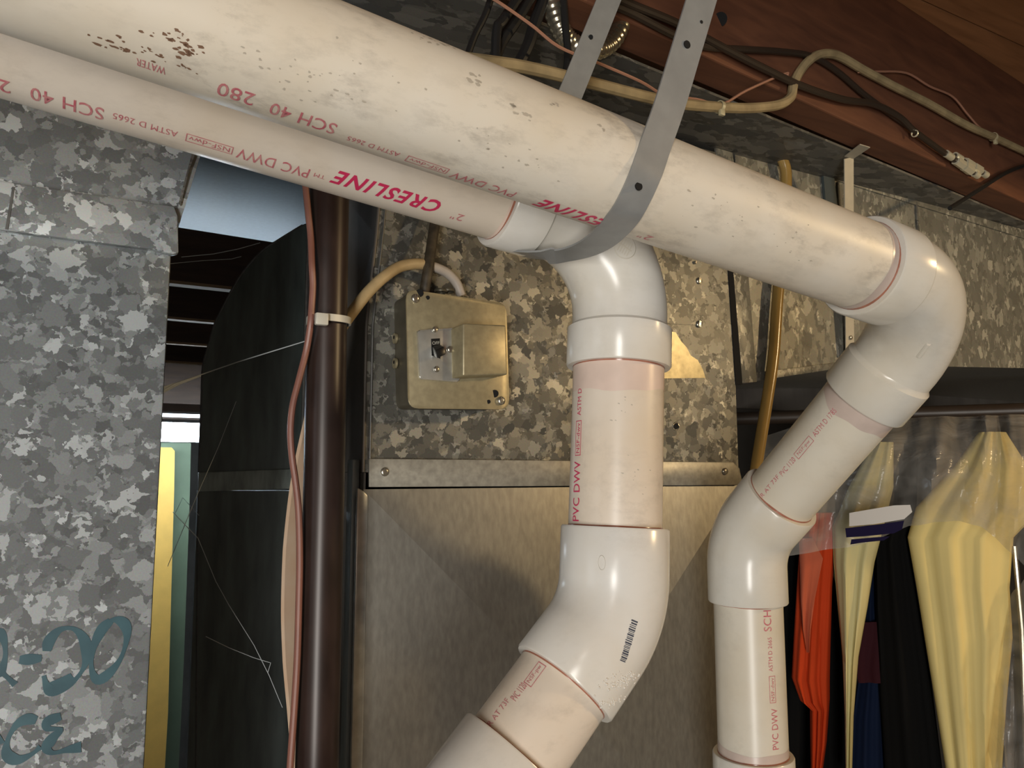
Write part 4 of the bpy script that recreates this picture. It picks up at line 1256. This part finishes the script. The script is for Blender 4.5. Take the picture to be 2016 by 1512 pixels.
# ------------------------------------------------------------------ far left gap: light, boards
YF = 3.1
lf = thing('shop_light', 'bright white fluorescent light glowing in the gap beside the left duct', 'light', PY(355, 850, YF))
a_, b_ = PY(355, 851, YF), None
zt = a_.z
obj('tube', tube_bm([Vector((-0.75, YF, zt)), Vector((0.75, YF, zt))], 0.036, 20), M['tube_glow'], lf, label='glowing tube')
obj('reflector', slab_bm([Vector((-0.8, YF - 0.10, zt + 0.062)), Vector((-0.8, YF - 0.10, zt + 0.070)), Vector((-0.8, YF - 0.02, zt + 0.105)), Vector((-0.8, YF + 0.02, zt + 0.105)), Vector((-0.8, YF + 0.10, zt + 0.07)), Vector((-0.8, YF + 0.10, zt + 0.062)), Vector((-0.8, YF, zt + 0.09))], (1.6, 0, 0)), M['white_enamel'], lf, smooth=0)
for x in (-0.6, 0.6):
    obj('chain', tube_bm([Vector((x, YF, zt + 0.10)), Vector((x, YF, EYE + JB - 0.002))], 0.003, 6), M['screw'], lf)
yb_ = 3.50
obj('yellow_board', slab_bm([Vector((PY(290, 900, yb_).x, yb_, PY(330, 881, yb_).z)), PY(338, 881, yb_), PY(344, 888, yb_), PY(343, 960, yb_), PY(339, 1100, yb_), Vector((PY(331, 1400, yb_).x, yb_, PY(331, 1400, yb_).z)), Vector((PY(328, 1512, yb_).x - 0.01, yb_, 0)), Vector((PY(290, 900, yb_).x, yb_, 0))], (0, 0.03, 0)), M['yellow_board'],
    label='tall narrow yellow board standing in the gap beside the left duct', cat='board', smooth=0)
yg = 3.58
obj('green_board', slab_bm([Vector((PY(300, 890, yg).x, yg, PY(345, 872, yg).z)), PY(376, 872, yg), PY(373, 1000, yg), PY(362, 1300, yg), Vector((PY(352, 1512, yg).x, yg, 0)), Vector((PY(300, 890, yg).x, yg, 0))], (0, 0.03, 0)), M['green_board'],
    label='grey-green board standing behind the yellow board', cat='board', smooth=0)

# ------------------------------------------------------------------ cobwebs
webs = [([(319, 770), (345, 755), (395, 738), (470, 712), (600, 672)], 0.80, 0.0006, 'long cobweb strand from the left duct across the dark elbow'),
        ([(357, 506), (420, 500), (470, 490), (512, 478)], 0.85, 0.0004, 'short dusty cobweb just under the bluish sheet'),
        ([(325, 520), (400, 513), (455, 510), (475, 505)], 0.85, 0.0003, 'faint cobweb strand below the duct joint band'),
        ([(392, 1015), (360, 980), (345, 1010)], 0.85, 0.0003, 'tiny cobweb strand over the green board'),
        ([(340, 1008), (390, 1060), (425, 1145), (450, 1190), (500, 1270), (530, 1330), (556, 1393)], 0.80, 0.00035, 'cobweb strand slanting down across the dark riser'),
        ([(405, 1253), (450, 1275), (500, 1295), (533, 1305), (527, 1325)], 0.80, 0.00035, 'short cobweb wisp low on the dark riser'),
        ([(465, 790), (430, 880), (390, 970), (330, 1115)], 0.80, 0.0003, 'steep thin cobweb strand crossing the duct joint')]
for ln, yy, r_, lb in webs:
    cable('cobweb', [PY(x, y, yy) for x, y in ln], r_, M['web'], lb, 'cobweb', 1, 5)
wsh = [PY(318, 762, 0.80), PY(350, 752, 0.80), PY(396, 737, 0.80), PY(396, 741, 0.80), PY(352, 758, 0.80), PY(318, 776, 0.80)]
obj('cobweb', slab_bm(wsh, (0, 0.0006, 0)), M['web'], label='thick dusty web patch catching light above the fluorescent tube', cat='cobweb', smooth=0)

# ------------------------------------------------------------------ clothes under the trunk duct
# the rail stands askew, so the clothes on it face the viewer
YG = 0.0
GN = Vector((0.80, 0.60, 0))
GT = Vector((0.60, -0.80, 0))
G0 = CAM + GN * 1.42
def PG(px, py, off):             # point on the cloth plane, off metres behind it
    return PP(px, py, G0 + GN * off, GN)
rail_z = PG(1800, 800, 0.03).z - 0.012
RC = PG(1800, 800, 0.03)
obj('clothes_rail', tube_bm([Vector((RC.x, RC.y, rail_z)) - GT * 0.42, Vector((RC.x, RC.y, rail_z)) + GT * 1.0], 0.012, 16), M['coax'], label='dark clothes rail in the shade under the trunk duct', cat='rail')

def garment(name, rows, y, folds, amp, mat, label, cat='garment', depth=0.05, seed=0, top_tuck=True):
    """hanging cloth: rows = (py, left px, right px) read down the garment; pleats as real folds"""
    rr = random.Random(seed)
    ph = [rr.random() * 6 for _ in range(4)]
    bm = bmesh.new()
    # densify rows
    rws = []
    for (a_, l0, r0), (b_, l1, r1) in zip(rows[:-1], rows[1:]):
        m = max(2, int(abs(b_ - a_) / 14))
        for k in range(m):
            t = k / m
            rws.append((a_ + (b_ - a_) * t, l0 + (l1 - l0) * t, r0 + (r1 - r0) * t))
    rws.append(rows[-1])
    nu = folds * 10
    F_, B_ = [], []
    for j, (py, l, r) in enumerate(rws):
        A_, Z_ = PG(l, py, y), PG(r, py, y)
        v = j / (len(rws) - 1)
        fr, bk = [], []
        for i in range(nu + 1):
            u = i / nu
            p_ = A_.lerp(Z_, u)
            s = u * folds * 2 * math.pi
            w_ = math.sin(s + ph[0] + 0.5 * math.sin(v * 5 + ph[1]) + 0.9 * v) + 0.35 * math.sin(2.3 * s + ph[2] + 2.5 * v)
            edge = math.sin(math.pi * min(1, max(0, u))) ** 0.4
            p_ += GN * (-amp * w_ * (0.55 + 0.45 * v) + (1 - edge) * depth * 0.5)
            fr.append(bm.verts.new(p_))
            q_ = A_.lerp(Z_, u); q_ += GN * (depth * (0.5 + 0.5 * edge))
            bk.append(bm.verts.new(q_))
        F_.append(fr); B_.append(bk)
    for j in range(len(rws) - 1):
        for i in range(nu):
            bm.faces.new((F_[j][i], F_[j][i + 1], F_[j + 1][i + 1], F_[j + 1][i]))
            bm.faces.new((B_[j][i + 1], B_[j][i], B_[j + 1][i], B_[j + 1][i + 1]))
        bm.faces.new((F_[j][0], F_[j + 1][0], B_[j + 1][0], B_[j][0]))
        bm.faces.new((F_[j][nu], B_[j][nu], B_[j + 1][nu], F_[j + 1][nu]))
    for j in (0, -1):
        for i in range(nu):
            bm.faces.new((F_[j][i], B_[j][i], B_[j][i + 1], F_[j][i + 1]))
    return obj(name, bm, mat, None, label, cat, 'clothes under the duct', smooth=70)

garment('hanging_garment', [(850, 1930, 1985), (920, 1880, 2030), (1000, 1805, 2060), (1060, 1788, 2000), (1160, 1806, 1992), (1260, 1822, 1998), (1400, 1845, 1985), (1560, 1870, 1975), (1900, 1900, 1975)], YG - 0.03, 3, 0.006, M['yellow'], 'wide pale yellow pleated garment hanging at the right', seed=3)
garment('hanging_garment', [(870, 1720, 1760), (960, 1670, 1760), (1040, 1638, 1740), (1110, 1640, 1722), (1200, 1648, 1708), (1300, 1657, 1690), (1420, 1662, 1680), (1560, 1664, 1676)], YG - 0.04, 2, 0.006, M['yellow_pale'], 'narrow pale yellow garment tapering down beside the orange one', seed=5)
garment('hanging_garment', [(900, 1740, 1810), (1000, 1735, 1806), (1070, 1722, 1790), (1200, 1724, 1812), (1350, 1732, 1836), (1560, 1745, 1862), (1900, 1760, 1890)], YG + 0.0, 2, 0.006, M['black_cloth'], 'wide black garment between the two yellow ones', seed=8)
garment('hanging_garment', [(1040, 1700, 1740), (1200, 1695, 1740), (1330, 1690, 1742), (1420, 1676, 1745), (1560, 1668, 1752), (1900, 1660, 1765)], YG + 0.03, 2, 0.006, M['navy'], 'dark navy garment showing low between yellow and black', seed=9)
garment('hanging_garment', [(1010, 1588, 1640), (1080, 1572, 1642), (1160, 1566, 1637), (1260, 1560, 1634), (1340, 1556, 1632), (1385, 1572, 1632), (1400, 1592, 1631), (1470, 1593, 1626), (1560, 1595, 1614)], YG - 0.02, 3, 0.005, M['orange'], 'bright orange-red cloth bunched and hanging beside the right PVC pipe', seed=12)
garment('hanging_garment', [(1060, 1572, 1600), (1100, 1574, 1620), (1180, 1576, 1604), (1240, 1580, 1596), (1285, 1588, 1593)], YG - 0.034, 1, 0.004, M['salmon'], 'faded salmon flap over the orange-red cloth', seed=14, depth=0.008)
garment('hanging_garment', [(1020, 1540, 1600), (1200, 1540, 1660), (1400, 1530, 1668), (1600, 1530, 1668), (1900, 1530, 1668)], YG + 0.06, 3, 0.008, M['black_cloth'], 'black garment at the back behind the orange-red cloth', seed=17)
garment('hanging_garment', [(1225, 1694, 1735), (1290, 1688, 1735), (1320, 1686, 1736), (1345, 1690, 1740)], YG + 0.018, 1, 0.003, M['maroon'], 'dark maroon strip above the navy garment', seed=18, depth=0.006)
# a wire hanger pole showing as a bright line at the right
obj('hanger_rod', tube_bm([PG(1997, 1075, YG - 0.01), PG(2012, 1240, YG - 0.01), PG(2020, 1500, YG - 0.01)], 0.004, 10), M['steel'], label='thin bright metal rod beside the wide yellow garment', cat='rod')

# plastic garment bag draped over the top
def bag(rows, y, name, label, amp=0.012, seed=2):
    rr = random.Random(seed)
    bm = bmesh.new()
    G = []
    nv = 26
    nu = len(rows) - 1
    dense = []
    for i in range(nu):
        for k in range(5):
            t = k / 5
            dense.append(tuple(rows[i][q] + (rows[i + 1][q] - rows[i][q]) * t for q in range(3)))
    dense.append(rows[-1])
    for i, (px, t_, b_) in enumerate(dense):
        col = []
        for j in range(nv + 1):
            v = j / nv
            p_ = PG(px, t_ + (b_ - t_) * v, y)
            p_ += GN * (amp * (math.sin(i * 0.55 + 2.2 * v) + 0.6 * math.sin(i * 0.21 - 4 * v + 1) + 0.4 * math.sin(i * 1.3 + 7 * v)) - 0.02 * math.sin(math.pi * v) + 0.05 * (1 - v) ** 4)
            col.append(bm.verts.new(p_))
        G.append(col)
    for i in range(len(dense) - 1):
        for j in range(nv):
            bm.faces.new((G[i][j], G[i + 1][j], G[i + 1][j + 1], G[i][j + 1]))
    return bm
bgt = thing('garment_bag', 'clear plastic garment bag draped over the hanging clothes', 'plastic bag', PG(1800, 1060, YG - 0.08))
bm = bag([(1480, 860, 1100), (1560, 835, 1092), (1620, 826, 1084), (1680, 822, 1075), (1740, 820, 1058), (1790, 818, 1036), (1840, 816, 1028), (1890, 815, 1026), (1930, 815, 1036), (1962, 814, 1060), (1980, 813, 1080), (2010, 812, 1105), (2060, 812, 1160), (2120, 812, 1300)], YG - 0.085, 'film', '')
obj('film', bm, M['film'], bgt, smooth=60)
bm = bag([(1955, 1500, 1560), (1968, 1400, 1700), (1985, 1280, 1800), (2003, 1180, 1900), (2030, 1140, 1900), (2080, 1120, 1900)], YG - 0.075, 'film', '', 0.008)
obj('film_skirt', bm, M['film'], bgt, smooth=60)
yb2 = YG - 0.142
pr = [(1672, 1010), (1700, 1005), (1760, 995), (1792, 994), (1796, 1008), (1780, 1022), (1720, 1032), (1672, 1036)]
obj('white_print', slab_bm([PG(x, y, yb2) for x, y in pr], GN * 0.0008), M['bag_white'], bgt, label='white printed label band')
pr = [(1664, 1040), (1690, 1037), (1740, 1031), (1780, 1025), (1776, 1042), (1760, 1050), (1700, 1056), (1666, 1058)]
obj('violet_print', slab_bm([PG(x, y, yb2 - 0.0006) for x, y in pr], GN * 0.0008), M['bag_print'], bgt, label='dark violet printed stripe')
pr = [(1676, 1062), (1720, 1058), (1752, 1056), (1740, 1064), (1700, 1068), (1674, 1072)]
obj('violet_print', slab_bm([PG(x, y, yb2 - 0.0006) for x, y in pr], GN * 0.0008), M['bag_print'], bgt)
